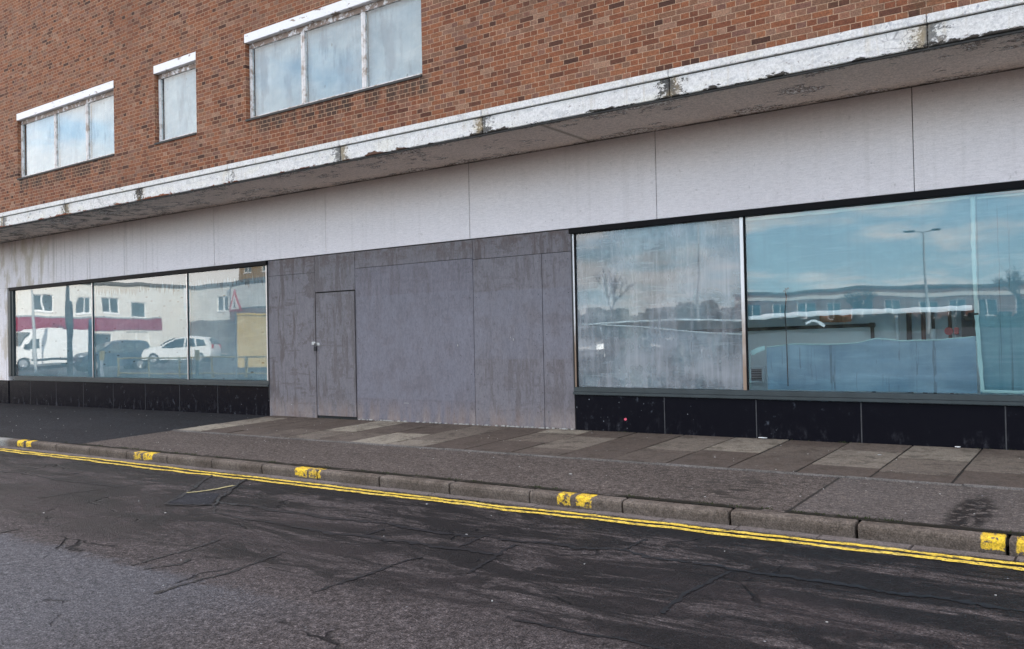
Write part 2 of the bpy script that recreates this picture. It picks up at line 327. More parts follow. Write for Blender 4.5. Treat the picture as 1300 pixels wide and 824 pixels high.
def concrete(name, lo, hi, grit=1.0, blips=False):
    b = MB_(name)
    n1 = b.noise(b.vec(1, 1, 1), 2.4, 6, 0.65); fine = b.noise(b.vec(1, 1, 1), 110, 3, 0.75); ag = b.vor(b.vec(1, 1, 1), 95)
    c = b.mix(b.ss(n1, 0.3, 0.7), lo, hi)
    c = b.mix(b.ss(fine, 0.45, 0.7, 0, 0.55 * grit), c, tuple(v * 0.4 for v in lo))
    c = b.mix(b.mul(b.ss(ag, 0.25, 0.1), 0.5 * grit), c, tuple(min(1, v * 1.8) for v in hi))
    if blips:
        pn = b.noise(b.vec(1, 1, 1), 26, 5, 0.75); wn = b.noise(b.vec(5, 5, 5), 1, 3, 0.6)
        xx = b.add(b.x, b.add(b.mul(b.sub(pn, 0.5), 0.05), b.mul(b.sub(wn, 0.5), 0.05)))
        tot = None
        for a0, a1 in BL:
            k = b.band(xx, a0, a1, 0.004); tot = k if tot is None else b.mx(tot, k)
        lowz = b.sub(b.z, b.mul(b.x, SL))
        keep = b.ss(b.add(b.mul(b.sub(pn, 0.5), 0.06), b.add(lowz, b.mul(b.sub(wn, 0.5), 0.09))), 0.048, 0.056)
        keep = b.mul(keep, b.ss(b.add(b.mul(pn, 0.7), b.mul(wn, 0.3)), 0.555, 0.520))
        dirt = b.ss(b.y, 6.24, 6.36)
        yel = b.mix(b.ss(wn, 0.35, 0.7), (0.70, 0.46, 0.035), (0.50, 0.33, 0.05))
        top = b.ss(b.noise(b.vec(1, 1, 1), 6, 5, 0.7), 0.45, 0.6)
        c = b.mix(b.mul(b.ss(b.z, 0.05, 0.14), b.mul(top, 0.4)), c, tuple(v * 1.5 for v in hi))
        c = b.mix(b.mul(b.ss(b.x, -13.9, -14.2), 0.6), c, (0.30, 0.31, 0.30))
        c = b.mix(b.mul(tot, keep), c, yel)
    c = b.grit(c, 0.38, 85, 28)
    b.principled(c, 0.85, b.bump(b.add(fine, b.mul(ag, -0.5)), 0.6, 0.004), spec=0.2); return b.m
BL = [(-13.7, -13.5), (-13.42, -13.27), (-10.54, -10.37), (-10.32, -10.12), (-7.41, -7.21), (-7.18, -7.00), (-4.02, -3.885), (-3.83, -3.68), (-0.80, -0.665), (-0.60, -0.44), (2.4, 2.55), (2.62, 2.78)]
M['kerb'] = concrete('kerb_concrete', (0.078, 0.062, 0.050), (0.132, 0.109, 0.092), blips=True)
M['gutter'] = concrete('gutter_concrete', (0.110, 0.092, 0.084), (0.165, 0.143, 0.134), 0.6)
M['edging'] = concrete('edging_concrete', (0.11, 0.10, 0.092), (0.17, 0.155, 0.145), 0.8)
def mat_flag():
    b = MB_('paving_flags')
    oi = b.n('ShaderNodeVertexColor', layer_name='tone')
    sp = b.n('ShaderNodeSeparateColor'); b.put(sp.inputs[0], oi.outputs[0])
    c = b.ramp(sp.outputs[0], [(0, (0.085, 0.066, 0.055)), (0.35, (0.120, 0.098, 0.082)), (0.6, (0.185, 0.160, 0.132)), (0.8, (0.24, 0.213, 0.172)), (1, (0.30, 0.272, 0.22))])
    n1 = b.noise(b.vec(1, 1, 1), 1.8, 6, 0.7); fine = b.noise(b.vec(1, 1, 1), 90, 3, 0.7); n2 = b.noise(b.vec(1, 1, 1), 9, 6, 0.7)
    c = b.mix(b.ss(n1, 0.4, 0.7, 0, 0.35), c, (0.065, 0.055, 0.048))
    c = b.mix(b.ss(n2, 0.45, 0.7, 0, 0.35), c, b.mix(0.5, c, (0.05, 0.045, 0.04)))
    c = b.mix(b.ss(fine, 0.45, 0.7, 0, 0.4), c, b.mix(0.5, c, (0.03, 0.03, 0.03)))
    lw = b.ss(b.vor(b.vec(1, 1, 1), 5.0), 0.09, 0.06)
    c = b.mix(b.mul(lw, 0.5), c, (0.24, 0.235, 0.22))
    st = b.noise(b.vec(1, 1, 1, off=(8, 3, 0)), 4.5, 7, 0.75)
    c = b.mix(b.ss(st, 0.50, 0.60, 0, 0.55), c, (0.045, 0.036, 0.028))
    c = b.grit(c, 0.32, 75, 24)
    b.principled(c, 0.8, b.bump(fine, 0.5, 0.003), spec=0.15); return b.m
M['flag'] = mat_flag()
M['mortar_dark'] = simple('plinth_joint', (0.06, 0.06, 0.062), 0.9, var=0.5, sc=12)
M['joint_dirt'] = simple('joint_dirt', (0.022, 0.019, 0.016), 0.95, var=0.4, sc=10)
def mat_yellow():
    b = MB_('yellow_line_paint')
    n = b.noise(b.vec(1, 1, 1), 30, 5, 0.75); n2 = b.noise(b.vec(2, 6, 1), 1.4, 5, 0.65)
    c = b.mix(n2, (0.70, 0.47, 0.035), (0.74, 0.55, 0.11))
    c = b.mix(b.ss(n, 0.54, 0.60, 0, 0.85), c, (0.07, 0.06, 0.045))
    w3 = b.noise(b.vec(3, 9, 1, off=(4, 4, 0)), 2.0, 6, 0.75)
    c = b.mix(b.ss(w3, 0.55, 0.59, 0, 0.85), c, (0.08, 0.07, 0.05))
    c = b.mix(b.ss(n2, 0.58, 0.7, 0, 0.5), c, (0.50, 0.46, 0.28))
    b.principled(b.grit(c, 0.30, 60, 22), 0.7, b.bump(n, 0.3, 0.003), spec=0.2); return b.m
M['yellow'] = mat_yellow()
M['old_yellow'] = simple('worn_yellow_paint', (0.34, 0.30, 0.15), 0.8, var=0.4, sc=25)
M['black_frame'] = simple('black_window_beam', (0.005, 0.005, 0.006), 0.6, var=0.5, sc=6, spec=0.1)
M['dark_frame'] = simple('dark_aluminium', (0.040, 0.050, 0.052), 0.5, 0.0, var=0.4, sc=5)
M['alu'] = simple('bright_aluminium', (0.62, 0.61, 0.60), 0.35, 0.55, var=0.2, sc=5)
def mat_post():
    b = MB_('weathered_aluminium')
    n = b.noise(b.vec(3, 3, 1.1), 1.2, 4, 0.6)
    low = b.ss(b.add(b.z, b.mul(b.sub(n, 0.5), 1.4)), 1.9, 1.2)
    c = b.mix(low, (0.72, 0.71, 0.70), (0.30, 0.21, 0.15))
    b.principled(c, 0.4, metal=0.3); return b.m
M['post'] = mat_post()
def mat_winframe():
    b = MB_('old_white_window_frame')
    n = b.noise(b.vec(4, 4, 4), 2, 5, 0.7)
    c = b.mix(b.ss(n, 0.45, 0.65), (0.66, 0.63, 0.61), (0.34, 0.27, 0.22))
    fz = b.f('FRACT', b.f('DIVIDE', b.sub(b.z, 5.44), 4.96)); c = b.mix(b.mul(b.band(fz, 0.261, 0.30, 0.002), b.ss(n, 0.38, 0.5)), c, (0.20, 0.135, 0.10))
    b.principled(c, 0.6); return b.m
M['winframe'] = mat_winframe()
M['sill'] = simple('dark_sill', (0.05, 0.048, 0.045), 0.8, var=0.5, sc=12)
def mat_lintel():
    b = MB_('white_lintel_paint')
    n = b.noise(b.vec(2.2, 2.2, 5), 2.0, 6, 0.68); f = b.noise(b.vec(1, 1, 1), 25, 4, 0.6)
    c = b.mix(f, (0.64, 0.63, 0.63), (0.78, 0.77, 0.78))
    dmg = b.add(n, b.mul(b.ss(b.x, -12.0, -9.8), 0.06))
    c = b.mix(b.ss(dmg, 0.625, 0.645), c, b.mix(f, (0.16, 0.10, 0.07), (0.33, 0.27, 0.23)))
    b.principled(c, 0.6, b.bump(b.mul(b.ss(dmg, 0.60, 0.65), -1.0), 0.4, 0.008)); return b.m
M['lintel'] = mat_lintel()
def mat_glass(name, ior=1.75, dirt=0.10, warp=0.03, dirtcol=(0.5, 0.55, 0.58), seed=0, tint=(0.93, 0.97, 0.97)):
    b = MB_(name)
    wn = b.noise(b.vec(1.3, 1.3, 1.0, off=(seed, 0, 0)), 0.9, 1, 0.4)
    nr = b.bump(wn, warp, 0.10)
    fr = b.n('ShaderNodeFresnel')
    fr.inputs['IOR'].default_value = ior
    bf = b.n('ShaderNodeNewGeometry').outputs['Backfacing']      # the inner face only lets light through
    F = b.mul(b.f('MINIMUM', b.mul(fr.outputs[0], 1.75), 0.9), b.sub(1.0, bf))
    gl = b.n('ShaderNodeBsdfGlossy'); gl.inputs['Roughness'].default_value = 0.012; b.put(gl.inputs['Normal'], nr)
    gl.inputs['Color'].default_value = (0.96, 0.99, 1.0, 1)
    tr = b.n('ShaderNodeBsdfTransparent'); tr.inputs[0].default_value = (*tint, 1)
    df = b.n('ShaderNodeBsdfDiffuse'); df.inputs[0].default_value = (*dirtcol, 1)
    st = b.noise(b.vec(14, 14, 0.9, off=(seed, 0, 0)), 1.0, 4, 0.65); bl = b.noise(b.vec(1.4, 1.4, 1.8, off=(seed, 3, 0)), 1.0, 5, 0.6)
    k = b.mul(b.add(b.ss(st, 0.4, 0.75, 0.2, 1.0), b.ss(bl, 0.35, 0.7, 0.0, 1.3)), b.mul(b.sub(1.0, bf), dirt))
    m1 = b.n('ShaderNodeMixShader'); b.put(m1.inputs[0], k); b.put(m1.inputs[1], tr.outputs[0]); b.put(m1.inputs[2], df.outputs[0])
    m2 = b.n('ShaderNodeMixShader'); b.put(m2.inputs[0], F); b.put(m2.inputs[1], m1.outputs[0]); b.put(m2.inputs[2], gl.outputs[0])
    b.final(m2.outputs[0]); return b.m
M['glass_l'] = mat_glass('shop_glass_grimy', 1.56, 0.07, 0.02, seed=1)
M['glass_r'] = mat_glass('shop_glass', 1.62, 0.03, 0.03, seed=5)
M['glass_grey'] = mat_glass('dusty_shop_glass', 1.42, 0.42, 0.03, (0.34, 0.36, 0.38), seed=3)
M['glass_up'] = mat_glass('upper_glass', 1.36, 0.10, 0.02, seed=9)
def mat_film(name, lo, hi, mode=''):
    b = MB_(name)
    n = b.noise(b.vec(1.0, 1.0, 1.3), 1.2, 5, 0.6); st = b.noise(b.vec(16, 16, 0.5), 1.0, 4, 0.6); cr = b.noise(b.vec(1.2, 1.2, 7), 1.0, 5, 0.6, 1.0)
    c = b.mix(b.ss(n, 0.3, 0.7), lo, hi)
    c = b.mix(b.ss(cr, 0.52, 0.72, 0, 0.35), c, tuple(min(1, v * 1.35) for v in hi))
    c = b.mix(b.ss(st, 0.5, 0.75, 0, 0.22), c, tuple(v * 0.6 for v in lo))
    if mode == 'drip':          # grimy run marks from the head of the window
        dn = b.noise(b.vec(13, 13, 0.4, off=(2, 0, 0)), 1.0, 3, 0.7)
        k = b.mul(b.ss(b.add(b.z, b.mul(dn, 0.75)), 2.92, 3.0), b.ss(b.x, -18.4, -17.8))
        c = b.mix(b.mul(k, 0.8), c, (0.08, 0.10, 0.095))
        sp = b.mul(b.ss(b.vor(b.vec(3.2, 3.2, 9), 1.2), 0.20, 0.13), b.ss(b.noise(b.vec(1, 1, 1), 0.9, 2, 0.5), 0.46, 0.56))
        c = b.mix(b.mul(sp, 0.7), c, (0.05, 0.06, 0.06))
    if mode == 'grey':
        bl = b.noise(b.vec(1.6, 1.6, 1.2, off=(1, 0, 4)), 1.0, 6, 0.65)
        c = b.mix(b.ss(bl, 0.47, 0.58, 0, 0.85), c, (0.17, 0.185, 0.205))
        c = b.mix(b.mul(b.ss(bl, 0.46, 0.36), 0.75), c, (0.80, 0.83, 0.86))
        vb = b.mul(b.band(b.add(b.x, b.mul(b.sub(bl, 0.5), 0.25)), -5.28, -4.98, 0.09), b.ss(n, 0.25, 0.6, 0.9, 0.4))
        c = b.mix(vb, c, (0.80, 0.78, 0.75))
        sm = b.noise(b.vec(1.4, 1.4, 11, off=(8, 0, 4)), 1.0, 6, 0.7, 1.5)
        c = b.mix(b.ss(sm, 0.56, 0.62, 0, 0.5), c, (0.78, 0.82, 0.86))
        sp = b.ss(b.noise(b.vec(1, 1, 1), 30, 4, 0.7), 0.64, 0.70)
        c = b.mix(b.mul(sp, 0.5), c, (0.1, 0.11, 0.12))
    if mode == 'runs':
        sm = b.noise(b.vec(0.9, 0.9, 12, off=(8, 0, 4)), 1.0, 6, 0.7, 1.8)
        c = b.mix(b.ss(sm, 0.50, 0.68, 0, 0.22), c, (0.40, 0.58, 0.68))
        rn = b.mul(b.ss(b.noise(b.vec(22, 22, 0.35, off=(5, 0, 0)), 1.0, 3, 0.7), 0.60, 0.68), b.mx(b.ss(b.z, 1.8, 1.2), b.ss(b.x, -1.24, -1.2)))
        c = b.mix(b.mul(rn, 0.5), c, (0.06, 0.08, 0.09))
    if mode == 'upper':
        bl = b.noise(b.vec(3.0, 3.0, 0.9, off=(3, 0, 1)), 1.0, 5, 0.65)
        c = b.mix(b.ss(bl, 0.53, 0.68, 0, 0.75), c, (0.30, 0.37, 0.45))
        sp = b.mul(b.ss(b.vor(b.vec(3.4, 3.4, 2.2), 1.6), 0.14, 0.08), b.ss(b.noise(b.vec(1, 1, 1), 1.3, 2, 0.5), 0.55, 0.6))
        c = b.mix(b.mul(sp, 0.6), c, (0.12, 0.14, 0.15))
    df = b.n('ShaderNodeBsdfDiffuse'); b.put(df.inputs[0], c)
    tl = b.n('ShaderNodeBsdfTranslucent'); b.put(tl.inputs[0], c)
    mx = b.n('ShaderNodeMixShader'); mx.inputs[0].default_value = 0.48; b.put(mx.inputs[1], df.outputs[0]); b.put(mx.inputs[2], tl.outputs[0])
    b.final(mx.outputs[0]); return b.m
M['film_left'] = mat_film('milky_film', (0.24, 0.35, 0.40), (0.36, 0.48, 0.52), 'drip')
M['film_mid'] = mat_film('grey_film', (0.28, 0.34, 0.38), (0.56, 0.62, 0.66), 'grey')
M['film_right'] = mat_film('sky_tinted_film', (0.12, 0.29, 0.36), (0.22, 0.41, 0.47), 'runs')  # blue-green sheet, its blue raised to stand in for reflected sky
M['film_low'] = mat_film('sagging_sky_tinted_film', (0.17, 0.31, 0.42), (0.32, 0.48, 0.58), 'runs')  # lower sheet, sky reflection likewise put into its blue
M['film_up'] = mat_film('pale_window_film', (0.40, 0.52, 0.62), (0.78, 0.84, 0.88), 'upper')
M['tape'] = simple('pale_green_tape', (0.27, 0.42, 0.42), 0.5, var=0.2)
M['inner_wall'] = simple('grey_interior_wall', (0.72, 0.76, 0.76), 0.8, var=0.15, sc=1.5)
M['inner_dark'] = simple('dark_interior', (0.05, 0.05, 0.05), 0.9)
M['pipe_dark'] = simple('dark_pipe', (0.008, 0.007, 0.007), 0.5)
M['pipe_rust'] = simple('rusty_pipe', (0.10, 0.035, 0.022), 0.7, var=0.5)
M['white_plastic'] = simple('white_plastic', (0.70, 0.72, 0.72), 0.5)
M['red_plastic'] = simple('red_plastic', (0.55, 0.03, 0.03), 0.5)
M['panel_dark'] = simple('dark_meter_board', (0.06, 0.065, 0.065), 0.7)
M['orange'] = simple('orange_sheet', (0.62, 0.22, 0.08), 0.6)
M['car_white'] = simple('white_car_paint', (0.78, 0.78, 0.77), 0.25, var=0.02)
M['car_silver'] = simple('silver_car_paint', (0.42, 0.44, 0.46), 0.25, 0.5, var=0.03)
M['car_dark'] = simple('dark_blue_car_paint', (0.02, 0.035, 0.06), 0.25, var=0.05)
M['car_grey'] = simple('grey_car_paint', (0.06, 0.065, 0.07), 0.25, var=0.05)
M['car_orange'] = simple('orange_van_paint', (0.65, 0.20, 0.05), 0.35, var=0.05)
M['car_glass'] = simple('car_glass', (0.02, 0.03, 0.035), 0.06, var=0.05, spec=0.8)
M['tyre'] = simple('tyre_rubber', (0.02, 0.02, 0.02), 0.8)
M['rim'] = simple('wheel_rim', (0.45, 0.46, 0.48), 0.35, 0.6)
M['trim'] = simple('black_plastic_trim', (0.02, 0.02, 0.022), 0.6)
M['lamp_red'] = simple('red_lamp_lens', (0.4, 0.02, 0.02), 0.25)
M['lamp_clear'] = simple('headlamp_lens', (0.6, 0.62, 0.65), 0.15)
M['far_white'] = simple('white_rendered_wall', (0.74, 0.71, 0.66), 0.8, var=0.1, sc=0.7)
M['far_brick'] = simple('far_brick_wall', (0.24, 0.13, 0.10), 0.85, var=0.25, sc=0.6)
M['ochre_brick'] = simple('ochre_brick_wall', (0.34, 0.22, 0.11), 0.85, var=0.25, sc=0.6)
M['far_grey'] = simple('grey_brown_wall', (0.22, 0.19, 0.18), 0.85, var=0.2, sc=0.8)
M['maroon'] = simple('maroon_shop_fascia', (0.25, 0.02, 0.055), 0.5, var=0.08)
M['far_glass'] = simple('far_window_glass', (0.05, 0.07, 0.08), 0.1, var=0.2, spec=0.8)
M['roof_grey'] = simple('grey_roofing', (0.16, 0.165, 0.17), 0.8)
M['yellow_box'] = simple('yellow_cabin_paint', (0.52, 0.37, 0.12), 0.5, var=0.1)
M['yellow_rail'] = simple('yellow_rail_paint', (0.62, 0.42, 0.06), 0.5)
M['steel'] = simple('galvanised_steel', (0.42, 0.44, 0.45), 0.45, 0.5)
M['dark_steel'] = simple('dark_painted_steel', (0.035, 0.045, 0.05), 0.5)
M['navy'] = simple('navy_totem_paint', (0.03, 0.08, 0.13), 0.4)
M['sign_red'] = simple('sign_red', (0.60, 0.03, 0.04), 0.5)
M['sign_white'] = simple('sign_white', (0.85, 0.85, 0.85), 0.5)
M['bark'] = simple('bark', (0.10, 0.08, 0.065), 0.9, var=0.3)
M['brass'] = simple('brass_padlock', (0.62, 0.55, 0.38), 0.35, 0.6)
M['litter'] = simple('paper_litter', (0.36, 0.35, 0.33), 0.8, var=0.2, sc=30)
M['pink'] = simple('pink_gum', (0.75, 0.12, 0.18), 0.7)
# ------------------------------------------------------------------ mesh helpers
def box(bm, x0, x1, y0, y1, z0, z1, rot=None, bev=0.0):
    t = bmesh.new()
    vs = [t.verts.new((x, y, z)) for x in (x0, x1) for y in (y0, y1) for z in (z0, z1)]
    for f in ((0, 1, 3, 2), (4, 6, 7, 5), (0, 4, 5, 1), (2, 3, 7, 6), (0, 2, 6, 4), (1, 5, 7, 3)): t.faces.new([vs[i] for i in f])
    if bev: bmesh.ops.bevel(t, geom=t.edges[:], offset=bev, segments=2, affect='EDGES')
    if rot is not None: bmesh.ops.transform(t, matrix=rot, verts=t.verts[:])
    merge(bm, t); return bm
def merge(bm, t):
    me = bpy.data.meshes.new('tmp'); t.to_mesh(me); t.free(); bm.from_mesh(me); bpy.data.meshes.remove(me)
def cyl(bm, p0, p1, r, r2=None, seg=12):
    p0, p1 = Vector(p0), Vector(p1); d = p1 - p0; t = bmesh.new()
    bmesh.ops.create_cone(t, cap_ends=True, segments=seg, radius1=r, radius2=r if r2 is None else r2, depth=d.length)
    q = Vector((0, 0, 1)).rotation_difference(d)
    bmesh.ops.transform(t, matrix=Matrix.Translation((p0 + p1) / 2) @ q.to_matrix().to_4x4(), verts=t.verts[:])
    merge(bm, t); return bm
def prism(bm, poly, y0, y1, mat=None):
    """polygon in xz extruded along y"""
    t = bmesh.new(); a = [t.verts.new((x, y0, z)) for x, z in poly]; c = [t.verts.new((x, y1, z)) for x, z in poly]
    t.faces.new(a); t.faces.new(c[::-1]); n = len(poly)
    for i in range(n): t.faces.new([a[i], c[i], c[(i + 1) % n], a[(i + 1) % n]])
    bmesh.ops.recalc_face_normals(t, faces=t.faces[:])
    if mat is not None: bmesh.ops.transform(t, matrix=mat, verts=t.verts[:])
    merge(bm, t); return bm
def NB(): return bmesh.new()
def wloc(o):
    p = Vector((0, 0, 0))
    while o is not None: p += o.location; o = o.parent
    return p
def obj(name, bm, mat, parent=None, label=None, cat=None, group=None, kind=None, smooth=False, base=None):
    """one mesh object; the shapes are given in world space when the parent stands unrotated"""
    off = wloc(parent)
    if base is not None: off = Vector(base)
    if off.length: bmesh.ops.translate(bm, vec=-off, verts=bm.verts[:])
    me = bpy.data.meshes.new(name); bm.to_mesh(me); bm.free()
    me.materials.append(M[mat] if isinstance(mat, str) else mat)
    if smooth:
        for p in me.polygons: p.use_smooth = True
    o = bpy.data.objects.new(name, me); COL.objects.link(o); o.parent = parent
    if base is not None: o.location = base
    tag(o, label, cat, group, kind); return o
def tag(o, label=None, cat=None, group=None, kind=None):
    for k, v in (('label', label), ('category', cat), ('group', group), ('kind', kind)):
        if v: o[k] = v
def thing(name, label, cat, loc=(0, 0, 0), rz=0.0, group=None):
    o = bpy.data.objects.new(name, None); COL.objects.link(o); o.location = loc; o.rotation_euler = (0, 0, rz)
    o.empty_display_size = 0.3; tag(o, label, cat, group); return o
def dup(root, loc, rz, label=None, group=None):
    r = root.copy(); COL.objects.link(r); r.location = loc; r.rotation_euler = (0, 0, rz)
    if label: r['label'] = label
    if group: r['group'] = group
    for ch in list(root.children):
        c = ch.copy(); COL.objects.link(c); c.parent = r
        for g in list(ch.children):
            d = g.copy(); COL.objects.link(d); d.parent = c
    return r
# ------------------------------------------------------------------ ground
def sheet(name, x0, x1, y0, y1, nx, ny, zf, mat, kind='structure', label=None):
    bm = NB(); g = [[bm.verts.new((x0 + (x1 - x0) * i / nx, y0 + (y1 - y0) * j / ny, 0)) for j in range(ny + 1)] for i in range(nx + 1)]
    for r in g:
        for v in r: v.co.z = zf(v.co.x, v.co.y)
    for i in range(nx):
        for j in range(ny): bm.faces.new((g[i][j], g[i + 1][j], g[i + 1][j + 1], g[i][j + 1]))
    return obj(name, bm, mat, kind=kind, label=label)
# one big sheet to the horizon (lowered a little under the street's own surfaces)
def ground():
    xs = [-900, -400, -200, -120, -90] + list(range(-75, 61, 5)) + [90, 200, 400, 900]
    ys = [-900, -400, -200, -120, -90, -70, -60, -50] + list(range(-44, -4, 3)) + [-2, 0, 3, 6, 10, 23, 40, 100, 300, 900]
    bm = NB(); g = [[bm.verts.new((x, y, gz(x, y) - (0.25 if y > -2.6 and -75 < x < 60 else 0.0))) for y in ys] for x in xs]
    for i in range(len(xs) - 1):
        for j in range(len(ys) - 1): bm.faces.new((g[i][j], g[i + 1][j], g[i + 1][j + 1], g[i][j + 1]))
    obj('ground', bm, 'far_asphalt', kind='structure')
ground()
KY = 6.24
sheet('road', -75, 60, -2.2, KY + 0.03, 135, 16, lambda x, y: gz(x, y) + 0.026, 'road')
# pavement: rises from the kerb to the wall
def pz(x, y): return SL * x + 0.143 + (y - KY) * (0.112 / (WY - KY)) + 0.0
sheet('pavement', -12.15, 45, KY + 0.10, 9.8, 57, 4, lambda x, y: pz(x, y), 'footway')
sheet('tarmac_footway', -75, -12.15, KY + 0.10, 9.8, 60, 4, lambda x, y: pz(x, y) + 0.002, 'new_tarmac')
def kerbs():
    bm = NB(); x = -0.65 - 0.915 * 70; random.seed(3)
    while x < 45:
        j = random.uniform(-0.004, 0.004); g = random.uniform(0.010, 0.024)
        dz = random.uniform(-0.003, 0.003)
        t = bmesh.new()
        x0, x1 = x + g / 2, x + 0.915 - g / 2
        prof = [(KY + 0.012, 0.0), (KY, 0.10), (KY + 0.004, 0.122), (KY + 0.018, 0.137), (KY + 0.125, 0.143), (KY + 0.125, -0.1), (KY + 0.012, -0.1)]
        a = [t.verts.new((x0, py + j, pzz + dz + SL * x0 + (0.0 if pzz > 0.05 else 0.0))) for py, pzz in prof]
        b = [t.verts.new((x1, py + j, pzz + dz + SL * x1)) for py, pzz in prof]
        t.faces.new(a); t.faces.new(b[::-1])
        for i in range(len(prof)): t.faces.new([a[i], b[i], b[(i + 1) % len(prof)], a[(i + 1) % len(prof)]])
        bmesh.ops.recalc_face_normals(t, faces=t.faces[:])
        bmesh.ops.bevel(t, geom=[e for e in t.edges if abs(e.verts[0].co.x - e.verts[1].co.x) < 0.01], offset=0.006, segments=1, affect='EDGES')
        merge(bm, t); x += 0.915
    obj('kerb', bm, 'kerb', kind='structure')
    bm = NB(); box(bm, -60, 45, KY + 0.03, KY + 0.12, -0.5, -0.3)
    t = bmesh.new()
    vs = [t.verts.new(p) for p in ((-64, KY + 0.045, 0.085 + SL * -64), (45, KY + 0.045, 0.085 + SL * 45), (45, KY + 0.118, 0.118 + SL * 45), (-64, KY + 0.118, 0.118 + SL * -64))]
    t.faces.new(vs); merge(bm, t)
    obj('kerb_bedding', bm, 'joint_dirt', kind='structure')
    # gutter channel blocks
    bm = NB(); x = -60.0; random.seed(5)
    while x < 45:
        L = 0.60; z = SL * x + 0.034
        box(bm, x + 0.004, x + L - 0.004, KY - 0.105 + random.uniform(-0.006, 0.006), KY + 0.008, z - 0.08, z + random.uniform(-0.002, 0.004), bev=0.005); x += L
    obj('gutter', bm, 'gutter', kind='structure')
kerbs()
def flags():
    bm = NB(); lay = bm.loops.layers.color.new('tone'); random.seed(11)
    x = -12.12; y0, y1 = 7.87, 9.745
    while x < 30:
        w = 0.642; y = y0; first = True
        off = random.choice((0.32, 0.45, 0.62, 0.76, 0.9))
        while y < y1 - 0.02:
            h = off if first else random.choice((0.62, 0.76, 0.92)); first = False
            ye = min(y + h, y1)
            if y1 - ye < 0.18: ye = y1
            tone = random.choice((0.05, 0.15, 0.3, 0.45, 0.6, 0.7, 0.8, 0.95)) + random.uniform(-0.05, 0.05)
            if x < -10: tone *= 0.7 if random.random() < 0.5 else 1.0
            gl, gr, gb, gt = (random.uniform(0.006, 0.015) for _ in range(4))
            if random.random() < 0.45 and not y == y0: gb = -0.001
            dz = random.uniform(0.002, 0.009)
            xa, xb, ya, yb = x + gl, x + w - gr, y + gb, ye - gt * 0.4
            t = [(xa, ya), (xb, ya), (xb, yb), (xa, yb)]
            vt = [bm.verts.new((a, b, pz(a, b) + 0.004 + dz + random.uniform(-0.0015, 0.0015))) for a, b in t]
            vb = [bm.verts.new((a, b, pz(a, b) - 0.02)) for a, b in t]
            fs = [bm.faces.new(vt)] + [bm.faces.new((vb[i], vb[(i + 1) % 4], vt[(i + 1) % 4], vt[i])) for i in range(4)]
            for f in fs:
                for l in f.loops: l[lay] = (max(0, min(1, tone)),) * 3 + (1,)
            y = ye
        x += w
    obj('paving_flags', bm, 'flag', kind='structure')
    sheet('paving_bed', -12.13, 30.2, 7.865, 9.748, 42, 2, lambda x, y: pz(x, y) + 0.0025, 'joint_dirt')
    bm = NB(); x = -12.1; random.seed(2)
    while x < 30:
        z = pz(x + 0.45, 7.82)
        box(bm, x + 0.004, x + 0.911, 7.805, 7.858, z - 0.05, z + 0.010 + random.uniform(0, 0.004), bev=0.004); x += 0.915
    obj('paving_edging', bm, 'edging', kind='structure')
flags()
def ribbon(bm, pts, w, z, jit=0.3, seed=1, sub=0.06):
    rnd = random.Random(seed); P = []
    for (a, b) in zip(pts, pts[1:]):
        L = math.dist(a, b); n = max(1, int(L / sub))
        for i in range(n): P.append((a[0] + (b[0] - a[0]) * i / n, a[1] + (b[1] - a[1]) * i / n))
    P.append(pts[-1]); prev = None
    for i, p in enumerate(P):
        q0 = P[max(0, i - 1)]; q1 = P[min(len(P) - 1, i + 1)]; dx, dy = q1[0] - q0[0], q1[1] - q0[1]; l = math.hypot(dx, dy) or 1
        nx, ny = -dy / l, dx / l; o = mnoise.noise(Vector((p[0] * 3, p[1] * 3, seed))) * w * (1.2 if jit > 0.25 else 0.5)
        wa = w / 2 * (1 + rnd.uniform(-jit, jit)); wb = w / 2 * (1 + rnd.uniform(-jit, jit))
        if callable(z): zz = z(p[0], p[1])
        else: zz = gz(p[0], p[1]) + 0.026 + z
        a = bm.verts.new((p[0] + nx * (o + wa), p[1] + ny * (o + wa), zz)); c = bm.verts.new((p[0] + nx * (o - wb), p[1] + ny * (o - wb), zz))
        if prev: bm.faces.new((prev[0], a, c, prev[1]))
        prev = (a, c)
